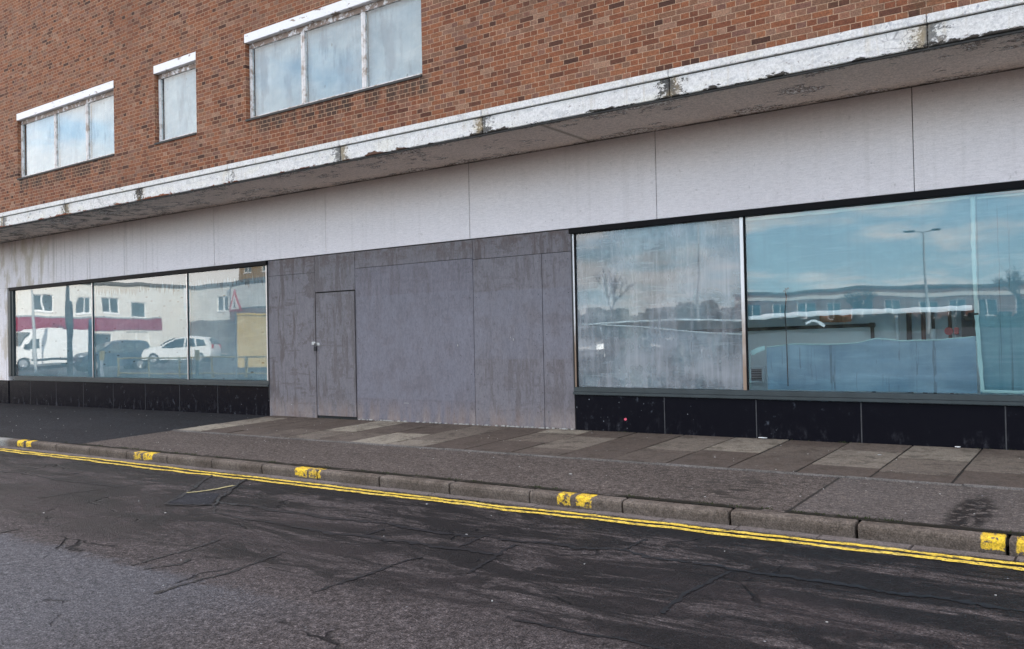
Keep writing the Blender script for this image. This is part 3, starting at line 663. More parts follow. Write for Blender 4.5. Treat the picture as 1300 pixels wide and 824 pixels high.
cracks = [[(-6.92, 4.94), (-6.66, 4.94), (-6.38, 4.96), (-6.05, 4.93), (-5.74, 4.96), (-5.39, 4.94), (-5.14, 4.98), (-4.84, 5.0), (-4.45, 4.96), (-4.19, 4.98), (-3.99, 4.98), (-3.88, 5.08)],
 [(-3.89, 5.03), (-3.86, 4.82), (-3.86, 4.6)], [(-5.45, 4.58), (-4.91, 4.55), (-4.62, 4.62), (-4.28, 4.62), (-3.91, 4.61), (-3.46, 4.68)],
 [(-3.9, 3.4), (-3.9, 3.85), (-3.91, 4.13), (-3.88, 4.35)], [(-4.70, 2.9), (-4.72, 3.49), (-4.76, 3.71), (-4.82, 3.97)], [(-4.73, 4.6), (-4.7, 4.85)],
 [(-2.44, 5.11), (-2.22, 5.13), (-2.03, 5.09), (-1.83, 5.07), (-1.3, 5.12), (-0.7, 5.06), (0.3, 5.1)],
 [(-3.74, 5.02), (-3.36, 5.1), (-3.13, 5.09), (-2.8, 5.19), (-2.57, 5.12), (-2.33, 5.1)], [(-2.82, 5.22), (-2.82, 5.54)],
 [(-3.38, 4.19), (-3.45, 4.57), (-3.54, 4.95)], [(-8.76, 4.2), (-8.76, 4.62), (-8.67, 5.07), (-8.47, 5.31)],
 [(-5.45, 3.2), (-5.49, 3.65), (-5.58, 3.98)], [(-5.29, 3.19), (-5.17, 3.38), (-5.24, 3.51)], [(-7.39, 3.0), (-7.39, 3.23), (-7.41, 3.42)],
 [(-11.5, 4.9), (-10.6, 4.95), (-9.6, 4.9), (-8.8, 4.96)], [(-6.84, 4.82), (-6.5, 4.6), (-6.0, 4.55), (-5.45, 4.58)], [(-2.0, 4.1), (-2.05, 4.5), (-2.0, 5.05)], [(-2.6, 3.6), (-2.0, 3.65), (-1.2, 3.6), (-0.4, 3.7)]]
bm = NB()
for i, c in enumerate(cracks): ribbon(bm, c, 0.046 if i in (0, 2, 7, 6) else 0.024, 0.004, 0.9, i + 1, 0.03)
obj('road_cracks', bm, 'tar', kind='structure')
# reinstated trench by the lines
bm = NB(); vs = [bm.verts.new((x, y, gz(x, y) + 0.026 + 0.0035)) for x, y in ((-7.3, 4.64), (-6.86, 4.80), (-7.86, 5.93), (-8.42, 5.93))]; bm.faces.new(vs)
obj('trench_patch', bm, 'patch', kind='structure')
bm = NB(); vs = [bm.verts.new((x, y, gz(x, y) + 0.026 + 0.0065)) for x, y in ((-7.3, 4.64), (-6.86, 4.80), (-7.30, 5.22), (-7.70, 5.08))]; bm.faces.new(vs)
obj('trench_patch', bm, 'patch_dark', kind='structure')
bm = NB()
for i, c in enumerate(([(-7.3, 4.63), (-7.65, 5.08), (-8.44, 5.93)], [(-6.84, 4.80), (-7.23, 5.24), (-7.84, 5.93)], [(-7.30, 4.62), (-6.98, 4.69), (-6.84, 4.82)])): ribbon(bm, c, 0.035, 0.010, 0.5, i + 30, 0.04)
obj('patch_seal', bm, 'tar', kind='structure')
bm = NB(); ribbon(bm, [(-7.63, 5.07), (-7.56, 5.22), (-7.54, 5.36), (-7.56, 5.58)], 0.045, 0.012, 0.2, 50, 0.04)
obj('road_marking', bm, 'old_yellow', kind='structure')
bm = NB()
def yl(y0, w, seed):
    pts = []; x = -60.0
    while x < 30:
        wob = 0.0 if x > -4.4 else 0.012 * math.sin(x * 1.7 + seed) + 0.014 * math.sin(x * 0.63 + 2 * seed)
        if -5.2 < x < -3.2: wob += -0.045 * math.exp(-((x + 4.4) / 0.35) ** 2) * (1 if seed == 2 else 0.6)
        pts.append((x, y0 + wob)); x += 0.12
    ribbon(bm, pts, w, 0.004, 0.245, seed, 0.04)
yl(6.066, 0.062, 1); yl(5.948, 0.066, 2)
obj('double_yellow_lines', bm, 'yellow', kind='structure')
# ------------------------------------------------------------------ the shop building
B = thing('shop_building', 'disused red brick shop building with white canopy over boarded doorway', 'building', (-9.0, WY, 0.2))
def wall_holes(bm, x0, x1, z0, z1, y0, y1, holes):
    xs = sorted({x0, x1, *[h[0] for h in holes], *[h[1] for h in holes]}); zs = sorted({z0, z1, *[h[2] for h in holes], *[h[3] for h in holes]})
    def ishole(cx, cz): return any(h[0] < cx < h[1] and h[2] < cz < h[3] for h in holes)
    for i in range(len(xs) - 1):
        for j in range(len(zs) - 1):
            if ishole((xs[i] + xs[i + 1]) / 2, (zs[j] + zs[j + 1]) / 2): continue
            for y in (y0, y1):
                bm.faces.new([bm.verts.new((a, y, c)) for a, c in ((xs[i], zs[j]), (xs[i + 1], zs[j]), (xs[i + 1], zs[j + 1]), (xs[i], zs[j + 1]))])
    for h in list(holes) + [(x0, x1, z0, z1)]:
        for a, c, d, e in (((h[0], h[2]), (h[1], h[2]), 0, 0), ((h[0], h[3]), (h[1], h[3]), 0, 0), ((h[0], h[2]), (h[0], h[3]), 0, 0), ((h[1], h[2]), (h[1], h[3]), 0, 0)):
            bm.faces.new([bm.verts.new(p) for p in ((a[0], y0, a[1]), (c[0], y0, c[1]), (c[0], y1, c[1]), (a[0], y1, a[1]))])
    bmesh.ops.remove_doubles(bm, verts=bm.verts[:], dist=0.0005)
    bmesh.ops.recalc_face_normals(bm, faces=bm.faces[:])
UW = [(-21.22, -17.03, [-19.62, -18.26]), (-15.55, -14.18, []), (-12.71, -8.53, [-11.28, -9.84]), (-3.2, 1.0, [-1.8, -0.4]), (9.0, 13.2, [10.4, 11.8]), (18.0, 22.0, [19.3, 20.6])]
UZ0, UZ1 = 5.44, 6.99
bm = NB()
holes = [(a, b, UZ0, UZ1) for a, b, _ in UW if a < -5] + [(a, b, 10.4, 11.95) for a, b, _ in UW]
wall_holes(bm, -32, 40, 4.2, 12.6, WY, WY + 0.3, holes)  # lengthened out of view to keep direct sun off the street
obj('brick_wall', bm, 'brick', B)
bm = NB(); box(bm, -32, 40, 11.3, 24, 0.0, 12.5); box(bm, -32, -31.7, WY + 0.3, 11.3, 0, 12.5); box(bm, 39.7, 40, WY + 0.3, 11.3, 0, 12.5)
obj('rear_block', bm, 'far_brick', B)
bm = NB(); box(bm, -31.7, 39.7, WY + 0.3, 11.3, 12.3, 12.4); box(bm, -32.05, 40.05, WY - 0.05, 24.1, 12.6, 12.7)
obj('roof', bm, 'roof_grey', B)
bm = NB(); box(bm, -31.7, 39.7, 11.27, 11.298, 4.3, 12.2); box(bm, -31.7, 39.7, WY + 0.3, 11.27, 4.05, 4.15)
obj('upper_interior', bm, 'inner_dark', B)
# upper windows
for (wx0, wx1, mul) in UW:
    for zb in ((UZ0, 10.4) if wx0 < -5 else (10.4,)):
        dz = zb - UZ0
        w = NB()
        yf0, yf1 = WY + 0.085, WY + 0.135
        z0, z1 = UZ0 + dz + 0.02, 6.83 + dz
        fr = 0.055
        xs = [wx0 + 0.01] + mul + [wx1 - 0.01]
        box(w, wx0 + 0.003, wx1 - 0.003, yf0, yf1, z0, z0 + fr, bev=0.004)
        box(w, wx0 + 0.003, wx1 - 0.003, yf0, yf1, z1 - 0.095, z1, bev=0.004)
        for k, m in enumerate(xs):
            hw = 0.045 if 0 < k < len(xs) - 1 else 0.03
            mxx = m + (0.03 if k == 0 else -0.03 if k == len(xs) - 1 else 0)
            box(w, mxx - hw, mxx + hw, yf0 - 0.004, yf1 + 0.004, z0 + fr + 0.001, z1 - 0.096, bev=0.004)
            if 0 < k < len(xs) - 1: box(w, mxx - 0.007, mxx + 0.007, yf0 - 0.012, yf0 - 0.003, z0 + fr, z1 - 0.10)
        W = obj('window', w, 'winframe', B)
        for a, c in zip(xs, xs[1:]):
            p = NB(); box(p, a + 0.02, c - 0.02, yf0 + 0.022, yf0 + 0.026, z0 + 0.04, z1 - 0.08); obj('pane', p, 'glass_up', W)
            if dz == 0:
                p = NB(); nx = 14
                g = [[p.verts.new((a + 0.02 + (c - a - 0.04) * i / nx, yf0 + 0.10 + 0.012 * mnoise.noise(Vector((a + i * 0.35, j * 0.3, 2))), z0 + 0.02 + (z1 - z0 - 0.04) * j / nx)) for j in range(nx + 1)] for i in range(nx + 1)]
                for i in range(nx):
                    for j in range(nx): p.faces.new((g[i][j], g[i + 1][j], g[i + 1][j + 1], g[i][j + 1]))
                obj('blind', p, 'film_up', W, smooth=True)
        p = NB(); box(p, wx0 - 0.02, wx1 + 0.005, WY - 0.004, WY + 0.16, 6.832 + dz, 6.992 + dz, bev=0.004); obj('lintel', p, 'lintel', W)
        p = NB(); box(p, wx0 + 0.002, wx1 - 0.002, WY - 0.022, WY + 0.084, UZ0 + dz - 0.022, UZ0 + dz + 0.016, bev=0.003); obj('sill', p, 'sill', W)
# canopy
bm = NB(); box(bm, -32, 40, 8.49, WY - 0.002, 4.0, 4.262)
CN = obj('canopy', bm, 'soffit', B)
random.seed(4)
k = -13
bmf = NB(); bmc = NB()
while JX0 + k * JP < 40:
    a = JX0 + k * JP
    g = random.uniform(0.006, 0.012); dy = random.uniform(-0.003, 0.003)
    box(bmf, a + g / 2, a + JP - g / 2, 8.44 + dy, 8.489, 3.998, 4.196, bev=0.006)
    box(bmc, a + 0.003, a + JP - 0.003, 8.418 + dy, 8.60, 4.206, 4.287, bev=0.006)
    k += 1
obj('fascia', bmf, 'fascia', CN); obj('capping', bmc, 'cap', CN)
bm = NB(); box(bm, -32, 40, 8.462, 8.488, 3.974, 3.996, bev=0.003); box(bm, -32, 40, 8.46, 8.489, 4.1965, 4.2055)  # lower box is the drip lip; upper dark box paints the capping's shadow
obj('drip_and_shadow_strip', bm, 'sill', CN)
bm = NB(); box(bm, -32, 40, 8.60, WY - 0.002, 4.263, 4.29); obj('roofing_felt', bm, 'roof_grey', CN)
# white panels above the shop front, each board with a thin joint
random.seed(8)
px = [-31.3, -28.3, -25.3, -22.36, -19.36, -16.71, -13.7, -10.70, -7.68, -4.72, -1.77, 1.2, 4.2]
bm = NB()
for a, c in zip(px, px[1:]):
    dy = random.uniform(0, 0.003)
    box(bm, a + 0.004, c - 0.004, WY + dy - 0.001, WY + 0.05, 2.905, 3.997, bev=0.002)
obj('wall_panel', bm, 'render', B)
bm = NB(); box(bm, -31.5, 4.3, WY + 0.015, WY + 0.3, 2.895, 4.0); obj('panel_backing', bm, 'sill', B)
bm = NB(); box(bm, 4.2, 40, WY, WY + 0.3, 0.1, 3.997); obj('side_wall', bm, 'render', B)
bm = NB(); box(bm, -31.5, -21.78, WY - 0.012, WY + 0.2, 0.69, 2.90, bev=0.003); obj('pier', bm, 'render', B)
# plinth of black granite slabs
bm = NB(); random.seed(9)
pl = [-31.5] + [-30 + 1.18 * i for i in range(7)] + [-21.78]
def slabs(xs, y, z1=0.695):
    for a, c in zip(xs, xs[1:]): box(bm, a + 0.004, c - 0.004, y + random.uniform(0, 0.002), y + 0.2, -0.15, z1 + random.uniform(-0.002, 0), bev=0.0025)
slabs(pl, WY - 0.012, 0.688); obj('plinth', bm, 'granite', B); bm = NB(); slabs([-21.775, -20.74, -19.56, -18.39, -17.21, -16.03, -14.86, -13.67, -12.21], WY + 0.005); obj('plinth', bm, 'granite', B); bm = NB()
slabs([-5.96, -4.68, -3.52, -2.36, -1.0, 0.17, 1.35, 2.5, 4.2], WY + 0.005)
obj('plinth', bm, 'granite', B)
bm = NB(); box(bm, -21.7, -12.23, WY + 0.0075, WY + 0.18, -0.1, 0.69); obj('plinth_mortar', bm, 'mortar_dark', B); bm = NB(); box(bm, -5.95, 4.19, WY + 0.0075, WY + 0.18, -0.1, 0.69); obj('plinth_mortar', bm, 'mortar_dark', B)
bm = NB(); box(bm, -31.7, 4.3, WY + 0.2, 11.28, 0.0, 0.70)
obj('display_floor', bm, 'inner_wall', B)
# interior of the display zone
bm = NB(); box(bm, -31.7, 4.3, 11.05, 11.29, 0.70, 4.0); box(bm, -31.7, 4.3, WY + 0.3, 11.05, 2.97, 3.1)
for x in (-21.8, -12.2, -6.05, 4.2): box(bm, x - 0.05, x + 0.05, WY + 0.12, 11.05, 0.70, 2.97)
obj('interior_wall', bm, 'inner_wall', B)
def shop_window(x0, x1, muls, glass, postmat, label=None):
    f = NB()
    box(f, x0 - 0.16 if x0 < -20 else x0 - 0.03, x1 + 0.03, WY - 0.035, WY + 0.12, 2.825, 2.893, bev=0.004)      # head
    W = obj('shop_window', f, 'black_frame', B, label=label)
    f = NB()
    box(f, x0 - 0.02, x1 + 0.02, WY - 0.03, WY + 0.10, 0.70, 0.735, bev=0.004)
    box(f, x0 - 0.02, x1 + 0.02, WY - 0.006, WY + 0.10, 0.737, 0.795, bev=0.004)
    if x0 < -20:
        box(f, x0 - 0.235, x0 - 0.115, WY - 0.02, WY + 0.10, 0.796, 2.824, bev=0.004)
        box(f, x0 - 0.11, x0 - 0.02, WY + 0.0, WY + 0.10, 0.796, 2.824, bev=0.004)
    obj('frame', f, 'dark_frame', W)
    for i, m in enumerate(muls):
        f = NB(); w = 0.028 if glass == 'glass_r' else 0.018
        box(f, m - w, m + w * 0.5, WY + 0.010, WY + 0.028, 0.796, 2.824, bev=0.003); obj('mullion', f, postmat, W)
        f = NB(); box(f, m + w * 0.52, m + w * 1.3, WY + 0.014, WY + 0.028, 0.796, 2.824); obj('glazing_bead', f, 'black_frame', W)
    xs = [x0] + [m for m in muls if x0 + 0.1 < m < x1 - 0.1] + [x1]
    for a, c in zip(xs, xs[1:]):
        p = NB(); box(p, a + 0.012, c - 0.012, WY + 0.030, WY + 0.036, 0.80, 2.822); obj('pane', p, 'glass_grey' if abs(a + 5.96) < 0.1 else glass, W)
    return W
shop_window(-21.50, -12.215, [-18.0, -14.585, -12.24], 'glass_l', 'alu', 'shop window of three panes left of the grey boards')
shop_window(-5.96, 4.19, [-5.955, -3.64, 1.35], 'glass_r', 'post', 'shop window with torn film right of the grey boards')
# ------------------------------------------------------------------ the hoarding
H = thing('hoarding', 'tall grey painted plywood hoarding with a padlocked door between the two shop windows', 'hoarding', (-9.08, WY, 0.2))
HY = WY + 0.008
def board(x0, x1, z0, z1, mat, dy=0.0, name='board'):
    b_ = NB(); box(b_, x0 + 0.0035, x1 - 0.0035, HY + dy, HY + dy + 0.018, z0 + 0.003, z1 - 0.003, bev=0.0015)
    return obj(name, b_, mat, H)
bA = mat_board('grey_board_worn', (0.158, 0.148, 0.160), 1.0, 1.0)
bB = mat_board('grey_board_mottled', (0.158, 0.149, 0.161), 0.75, 13.0)
bC = mat_board('grey_board_blue', (0.158, 0.150, 0.172), 0.45, 27.0, clean=[(-10.02, -7.60, 0.56, 2.17)])
bD = mat_board('grey_board_lilac', (0.166, 0.157, 0.171), 0.6, 41.0, clean=[(-7.66, -5.97, 1.17, 2.13)])
bE = mat_board('grey_board_streaked', (0.172, 0.162, 0.176), 0.65, 55.0)
board(-12.20, -10.99, 0.12, 2.62, bA); board(-12.20, -10.99, 2.62, 2.892, bA, 0.002)
board(-10.99, -10.045, 2.285, 2.892, bB)
board(-10.045, -7.645, 0.14, 2.625, bC); board(-10.045, -7.645, 2.625, 2.892, bB, 0.002)
board(-7.645, -6.455, 0.14, 2.60, bD, -0.001); board(-6.455, -5.975, 0.14, 2.60, bD, 0.001)
board(-7.645, -5.975, 2.60, 2.892, bA, -0.002)
dbm = NB(); box(dbm, -10.952, -10.056, HY - 0.013, HY + 0.012, 0.246, 2.266, rot=Matrix.Translation((-10.05, HY, 0)) @ Matrix.Rotation(math.radians(0.7), 4, 'Z') @ Matrix.Translation((10.05, -HY, 0)), bev=0.0015)
D = obj('door', dbm, bB, H)
hb = NB(); box(hb, -12.2, -5.97, WY + 0.045, WY + 0.12, 0.1, 2.89); obj('frame_timber', hb, 'inner_dark', H)
l = NB(); box(l, -11.08, -10.99, HY - 0.012, HY - 0.0025, 1.415, 1.465, bev=0.003); box(l, -10.955, -10.87, HY - 0.026, HY - 0.016, 1.40, 1.45, bev=0.003); box(l, -11.0, -10.94, HY - 0.026, HY - 0.010, 1.418, 1.442)
obj('hasp', l, 'steel', D)
l = NB(); box(l, -10.992, -10.932, HY - 0.05, HY - 0.027, 1.31, 1.385, bev=0.006); cyl(l, (-10.980, HY - 0.038, 1.38), (-10.980, HY - 0.038, 1.43), 0.006); cyl(l, (-10.944, HY - 0.038, 1.38), (-10.944, HY - 0.038, 1.43), 0.006); cyl(l, (-10.985, HY - 0.038, 1.432), (-10.939, HY - 0.038, 1.432), 0.006)
obj('padlock', l, 'trim', D)
l = NB(); cyl(l, (-10.90, HY - 0.020, 1.545), (-10.90, HY - 0.006, 1.545), 0.018); obj('lock_cylinder', l, 'alu', D)
for x in (-12.196, -5.972):
    l = NB(); box(l, x - 0.006, x + 0.006, HY - 0.012, HY + 0.03, 0.72 if x > -8 else 0.5, 2.82); obj('edge_batten', l, 'inner_dark', H)
random.seed(12)
l = NB()
for x, z, w_, h_ in ((-8.98, 0.50, 0.10, 0.006), (-7.95, 1.37, 0.012, 0.03), (-6.95, 1.44, 0.010, 0.03), (-7.0, 1.47, 0.008, 0.02), (-11.62, 0.40, 0.02, 0.012)):
    l = NB(); box(l, x - w_ / 2, x + w_ / 2, HY - 0.0045, HY + 0.0005, z - h_ / 2, z + h_ / 2); obj('paint_scrape', l, 'litter', H)
for x0_, x1_ in ((-12.2, -10.99), (-10.045, -7.645), (-7.645, -6.455), (-6.455, -5.975)):
    for z in (0.45, 0.95, 1.5, 2.05, 2.5):
        for x in (x0_ + 0.06, x1_ - 0.06):
            l = NB(); cyl(l, (x, HY - 0.0035, z), (x, HY + 0.003, z), 0.006, seg=8); obj('screw_head', l, 'dark_steel', H)
# crumbs of mortar along the foot of the boards
bm = NB(); random.seed(21)
for i in range(110):
    x = random.uniform(-10.0, -6.0); s = random.uniform(0.006, 0.02)
    box(bm, x - s, x + s, HY - 0.02 - s * 0.7, HY - 0.003, pz(x, WY) + 0.006, pz(x, WY) + 0.010 + s * 0.9, bev=s * 0.25)
obj('mortar_crumbs', bm, 'litter', kind='stuff', label='pale crumbs of old mortar along the foot of the grey boards')
# ------------------------------------------------------------------ films behind the glass
def film(name, x0, x1, zlo, zhi, y, mat, label, wav=0.012, seed=0, nx=60, nz=24, group=None):
    """zlo, zhi are functions of x: the cut edges of the sheet"""
    bm = NB(); g = []
    for i in range(nx + 1):
        x = x0 + (x1 - x0) * i / nx; a, c = zlo(x), zhi(x); col = []
        for j in range(nz + 1):
            z = a + (c - a) * j / nz
            col.append(bm.verts.new((x, y + wav * mnoise.noise(Vector((x * 1.1 + seed, z * 1.6, seed))) * 2 + wav * 0.5 * mnoise.noise(Vector((x * 1.5, z * 9, seed))), z)))
        g.append(col)
    for i in range(nx):
        for j in range(nz): bm.faces.new((g[i][j], g[i + 1][j], g[i + 1][j + 1], g[i][j + 1]))
    bx = ((x0 + x1) / 2, y, 0.8)
    return obj(name, bm, mat, label=label, cat='plastic film', smooth=True, base=bx, group=group)
def interp(pts):
    def f(x):
        if x <= pts[0][0]: return pts[0][1]
        for (a, b), (c, d) in zip(pts, pts[1:]):
            if x <= c: t = (x - a) / (c - a); t = t * t * (3 - 2 * t); return b + (d - b) * t
        return pts[-1][1]
    return f
FY = WY + 0.075
top = lambda x: 2.815
bot = lambda x: 0.805
for a, c, lb in ((-21.47, -18.02, 'milky film behind the leftmost pane of the left shop window'), (-17.97, -14.60, 'milky film with grime runs behind the middle pane of the left shop window'), (-14.56, -12.23, 'milky film with grime runs behind the left window pane next to the grey boards')):
    film('window_film', a, c, bot, top, FY, 'film_left', lb, seed=a, group='films behind the left shop window')
lensU = interp([(-5.95, 1.60), (-5.46, 1.618), (-4.9, 1.632), (-4.5, 1.635), (-4.0, 1.615), (-3.66, 1.60)])
lensL = interp([(-5.95, 1.65), (-5.46, 1.612), (-4.9, 1.575), (-4.3, 1.50), (-3.9, 1.47), (-3.66, 1.46)])
f1 = film('window_film', -5.94, -3.66, lensU, lambda x: 2.80 + 0.006 * math.sin(x * 9), FY, 'film_mid', 'grey film covering the upper half of the pane right of the grey boards', seed=2.0)
f2 = film('window_film', -5.94, -3.66, bot, lensL, FY + 0.02, 'film_mid', 'grey film covering the lower half of the pane right of the grey boards', seed=3.0)
up = interp([(-3.61, 1.615), (-3.2, 1.64), (-2.4, 1.65), (-1.8, 1.645), (-1.25, 1.655)])
lw = interp([(-3.41, 1.30), (-3.1, 1.335), (-2.7, 1.325), (-2.45, 1.33), (-2.2, 1.385), (-1.95, 1.355), (-1.5, 1.36), (-1.25, 1.385)])
f3 = film('window_film', -3.61, -1.25, up, lambda x: 2.805, FY, 'film_right', 'film tinted with reflected sky blue hanging above the torn gap in the right shop window', seed=4.0)
f4 = film('window_film', -3.41, -1.25, bot, lw, FY + 0.03, 'film_low', 'sagging film tinted with reflected sky blue below the torn gap in the right shop window', wav=0.03, seed=5.0)
f5 = film('window_film', -1.22, 1.33, bot, lambda x: 2.80, FY + 0.004, 'film_right', 'film tinted with reflected sky blue, with vertical runs at the right edge of the photo', seed=6.0)
f6 = film('window_film', 1.38, 4.15, bot, lambda x: 2.80, FY + 0.004, 'film_right', 'film tinted with reflected sky blue behind the last shop pane out at the right', seed=8.0)
def strip(par, pts, w, y, thick=0.004, mat='tape', name='tape', seed=1):
    bm = NB(); rnd = random.Random(seed); prev = None; P = []
    for (a, b) in zip(pts, pts[1:]):
        n = max(1, int(math.dist(a, b) / 0.06))
        for i in range(n): P.append((a[0] + (b[0] - a[0]) * i / n, a[1] + (b[1] - a[1]) * i / n))
    P.append(pts[-1])
    for i, p in enumerate(P):
        q0 = P[max(0, i - 1)]; q1 = P[min(len(P) - 1, i + 1)]; dx, dz = q1[0] - q0[0], q1[1] - q0[1]; l = math.hypot(dx, dz) or 1
        nx, nz = -dz / l, dx / l; wa = w / 2 * rnd.uniform(0.75, 1.25); wb = w / 2 * rnd.uniform(0.75, 1.25)
        r = [bm.verts.new((p[0] + nx * wa, y, p[1] + nz * wa)), bm.verts.new((p[0], y - thick, p[1])), bm.verts.new((p[0] - nx * wb, y, p[1] - nz * wb))]
        if prev: bm.faces.new((prev[0], r[0], r[1], prev[1])); bm.faces.new((prev[1], r[1], r[2], prev[2]))
        prev = r
    return obj(name, bm, mat, par, smooth=True)
strip(f3, [(-1.24, 2.80), (-1.245, 2.2), (-1.235, 1.62)], 0.042, FY - 0.016, seed=1)
strip(f4, [(-1.235, 1.60), (-1.22, 1.2), (-1.20, 0.83)], 0.038, FY - 0.014, seed=2)
strip(f3, [(-3.6, 2.79), (-2.4, 2.787), (-1.27, 2.793)], 0.03, FY - 0.02, seed=3)
strip(f3, [(x, up(x) + 0.02) for x in (-3.6, -3.2, -2.8, -2.4, -2.0, -1.6, -1.27)], 0.055, FY - 0.02, 0.012, 'white_plastic', 'rolled_edge', 4)
strip(f1, [(x, lensU(x) + 0.012) for x in (-5.9, -5.5, -5.0, -4.5, -4.0, -3.68)], 0.022, FY - 0.014, 0.008, 'white_plastic', 'rolled_edge', 5)
strip(f2, [(x, lensL(x) - 0.008) for x in (-5.9, -5.5, -5.0, -4.5, -4.0, -3.68)], 0.014, FY - 0.004, 0.006, 'white_plastic', 'rolled_edge', 6)
strip(f4, [(x, lw(x) - 0.006) for x in (-3.4, -3.1, -2.7, -2.4, -2.2, -1.95, -1.6, -1.27)], 0.012, FY - 0.004, 0.004, 'tape', 'rolled_edge', 7)
strip(f4, [(-3.59, 1.23), (-3.5, 1.27), (-3.42, 1.29)], 0.06, FY, 0.004, 'tape', 'tape', 8)
strip(f4, [(-3.60, 1.22), (-3.605, 1.0), (-3.60, 0.82)], 0.014, FY - 0.01, 0.004, 'tape', 'tape', 9)
strip(f5, [(-1.2, 0.83), (-0.6, 0.825), (0.3, 0.83)], 0.03, FY - 0.014, 0.004, 'tape', 'tape', 10)
strip(f5, [(-1.2, 2.78), (-0.6, 2.775), (0.3, 2.78)], 0.02, FY - 0.014, 0.004, 'tape', 'tape', 11)
# hanging wire and torn shred in the gap
bm = NB(); P = [(-3.16, 1.97), (-3.15, 1.86), (-3.17, 1.70), (-3.16, 1.45), (-3.155, 0.85)]
for a, c in zip(P, P[1:]): cyl(bm, (a[0], FY - 0.03, a[1]), (c[0], FY - 0.03, c[1]), 0.006, seg=6)
cyl(bm, (-3.18, FY - 0.03, 1.93), (-3.12, FY - 0.03, 1.97), 0.010, seg=6)
obj('wire', bm, 'trim', label='thin dark wire hanging inside the right shop window', cat='wire', base=(-3.16, FY - 0.03, 0.85))
bm = NB(); ribbon(bm, [(0, 0), (0.1, 0.02), (0.2, -0.05)], 0.03, lambda x, y: 0.0, 0.5, 3, 0.03); bmesh.ops.transform(bm, matrix=Matrix.Translation((-2.95, FY + 0.01, 1.56)) @ Matrix.Rotation(PI / 2, 4, 'X'), verts=bm.verts[:])
bmesh.ops.solidify(bm, geom=bm.faces[:], thickness=0.004)
obj('film_shred', bm, 'white_plastic', label='white shred of torn film dangling in the gap', cat='film scrap', base=(-2.95, FY, 1.5))
# interior fittings seen through the gap
IY = 11.02
def pipe(name, pts, r, mat, label, group=None):
    bm = NB()
    for a, c in zip(pts, pts[1:]): cyl(bm, (a[0], IY - 0.045, a[1]), (c[0], IY - 0.045, c[1]), r)
    for p in pts[1:-1]: cyl(bm, (p[0] - r * 1.2, IY - 0.045, p[1]), (p[0] + r * 1.4, IY - 0.045, p[1]), r * 1.35)
    return obj(name, bm, mat, label=label, cat='pipe', group=group, base=(pts[0][0], IY - 0.045, min(p[1] for p in pts)))
pipe('wall_pipe', [(-4.9, 1.50), (-2.50, 1.53), (-2.50, 0.72)], 0.022, 'pipe_dark', 'black pipe running along the inner wall and turning down at an elbow')
pipe('vertical_pipe', [(-2.22, 0.71), (-2.22, 2.95)], 0.026, 'white_plastic', 'white upright pipe left of the dark ones inside the gap')
pipe('vertical_pipe', [(-2.09, 0.71), (-2.09, 2.95)], 0.030, 'pipe_dark', 'thick black upright pipe seen in the gap beside the white one')
pipe('vertical_pipe', [(-1.935, 0.71), (-1.935, 2.95)], 0.026, 'pipe_rust', 'rusty upright pipe seen in the gap')
pm = pipe('vertical_pipe', [(-1.83, 0.71), (-1.83, 2.95)], 0.018, 'pipe_dark', 'thin black upright pipe carrying a white sleeve')
bm = NB(); cyl(bm, (-1.83, IY - 0.045, 1.26), (-1.83, IY - 0.045, 1.47), 0.036); obj('sleeve', bm, 'white_plastic', pm)
pipe('vertical_pipe', [(-1.655, 0.71), (-1.655, 2.95)], 0.020, 'pipe_rust', 'brown upright pipe behind the red valve')
pipe('vertical_pipe', [(-1.60, 0.71), (-1.60, 2.95)], 0.010, 'steel', 'thin grey conduit just right of the brown pipe')
bm = NB(); cyl(bm, (-1.66, IY - 0.12, 1.44), (-1.66, IY - 0.075, 1.44), 0.045, seg=16); box(bm, -1.605, -1.56, IY - 0.11, IY - 0.06, 1.40, 1.48, bev=0.005)
obj('valve', bm, 'red_plastic', label='red round valve on a pipe inside the shop', cat='valve', base=(-1.66, IY - 0.1, 1.40))
bm = NB(); box(bm, -1.54, -1.22, IY - 0.03, IY + 0.02, 1.32, 1.75, bev=0.004); box(bm, -1.50, -1.42, IY - 0.06, IY - 0.031, 1.45, 1.55, bev=0.004)
obj('meter_board', bm, 'panel_dark', label='dark meter board on the inner wall at the right of the gap', cat='panel', base=(-1.38, IY, 1.32))
V = thing('vent_grille', 'small dark square vent grille low on the inner wall beside the mullion', 'vent', (-3.95, IY, 0.80))
bm = NB(); wall_holes(bm, -4.05, -3.85, 0.81, 1.03, IY - 0.03, IY + 0.01, [(-4.02, -3.88, 0.84, 1.0)]); obj('frame', bm, 'inner_wall', V)
bm = NB()
for i in range(7): box(bm, -4.019, -3.881, IY - 0.02, IY + 0.005, 0.842 + i * 0.022, 0.852 + i * 0.022)
obj('slat', bm, 'trim', V)
bm = NB(); box(bm, -3.12, -2.74, IY - 0.06, IY - 0.025, 1.575, 1.70, bev=0.01); obj('orange_sheet', bm, 'orange', label='orange strip of board high on the inner wall', cat='board', base=(-3.3, IY, 1.6))
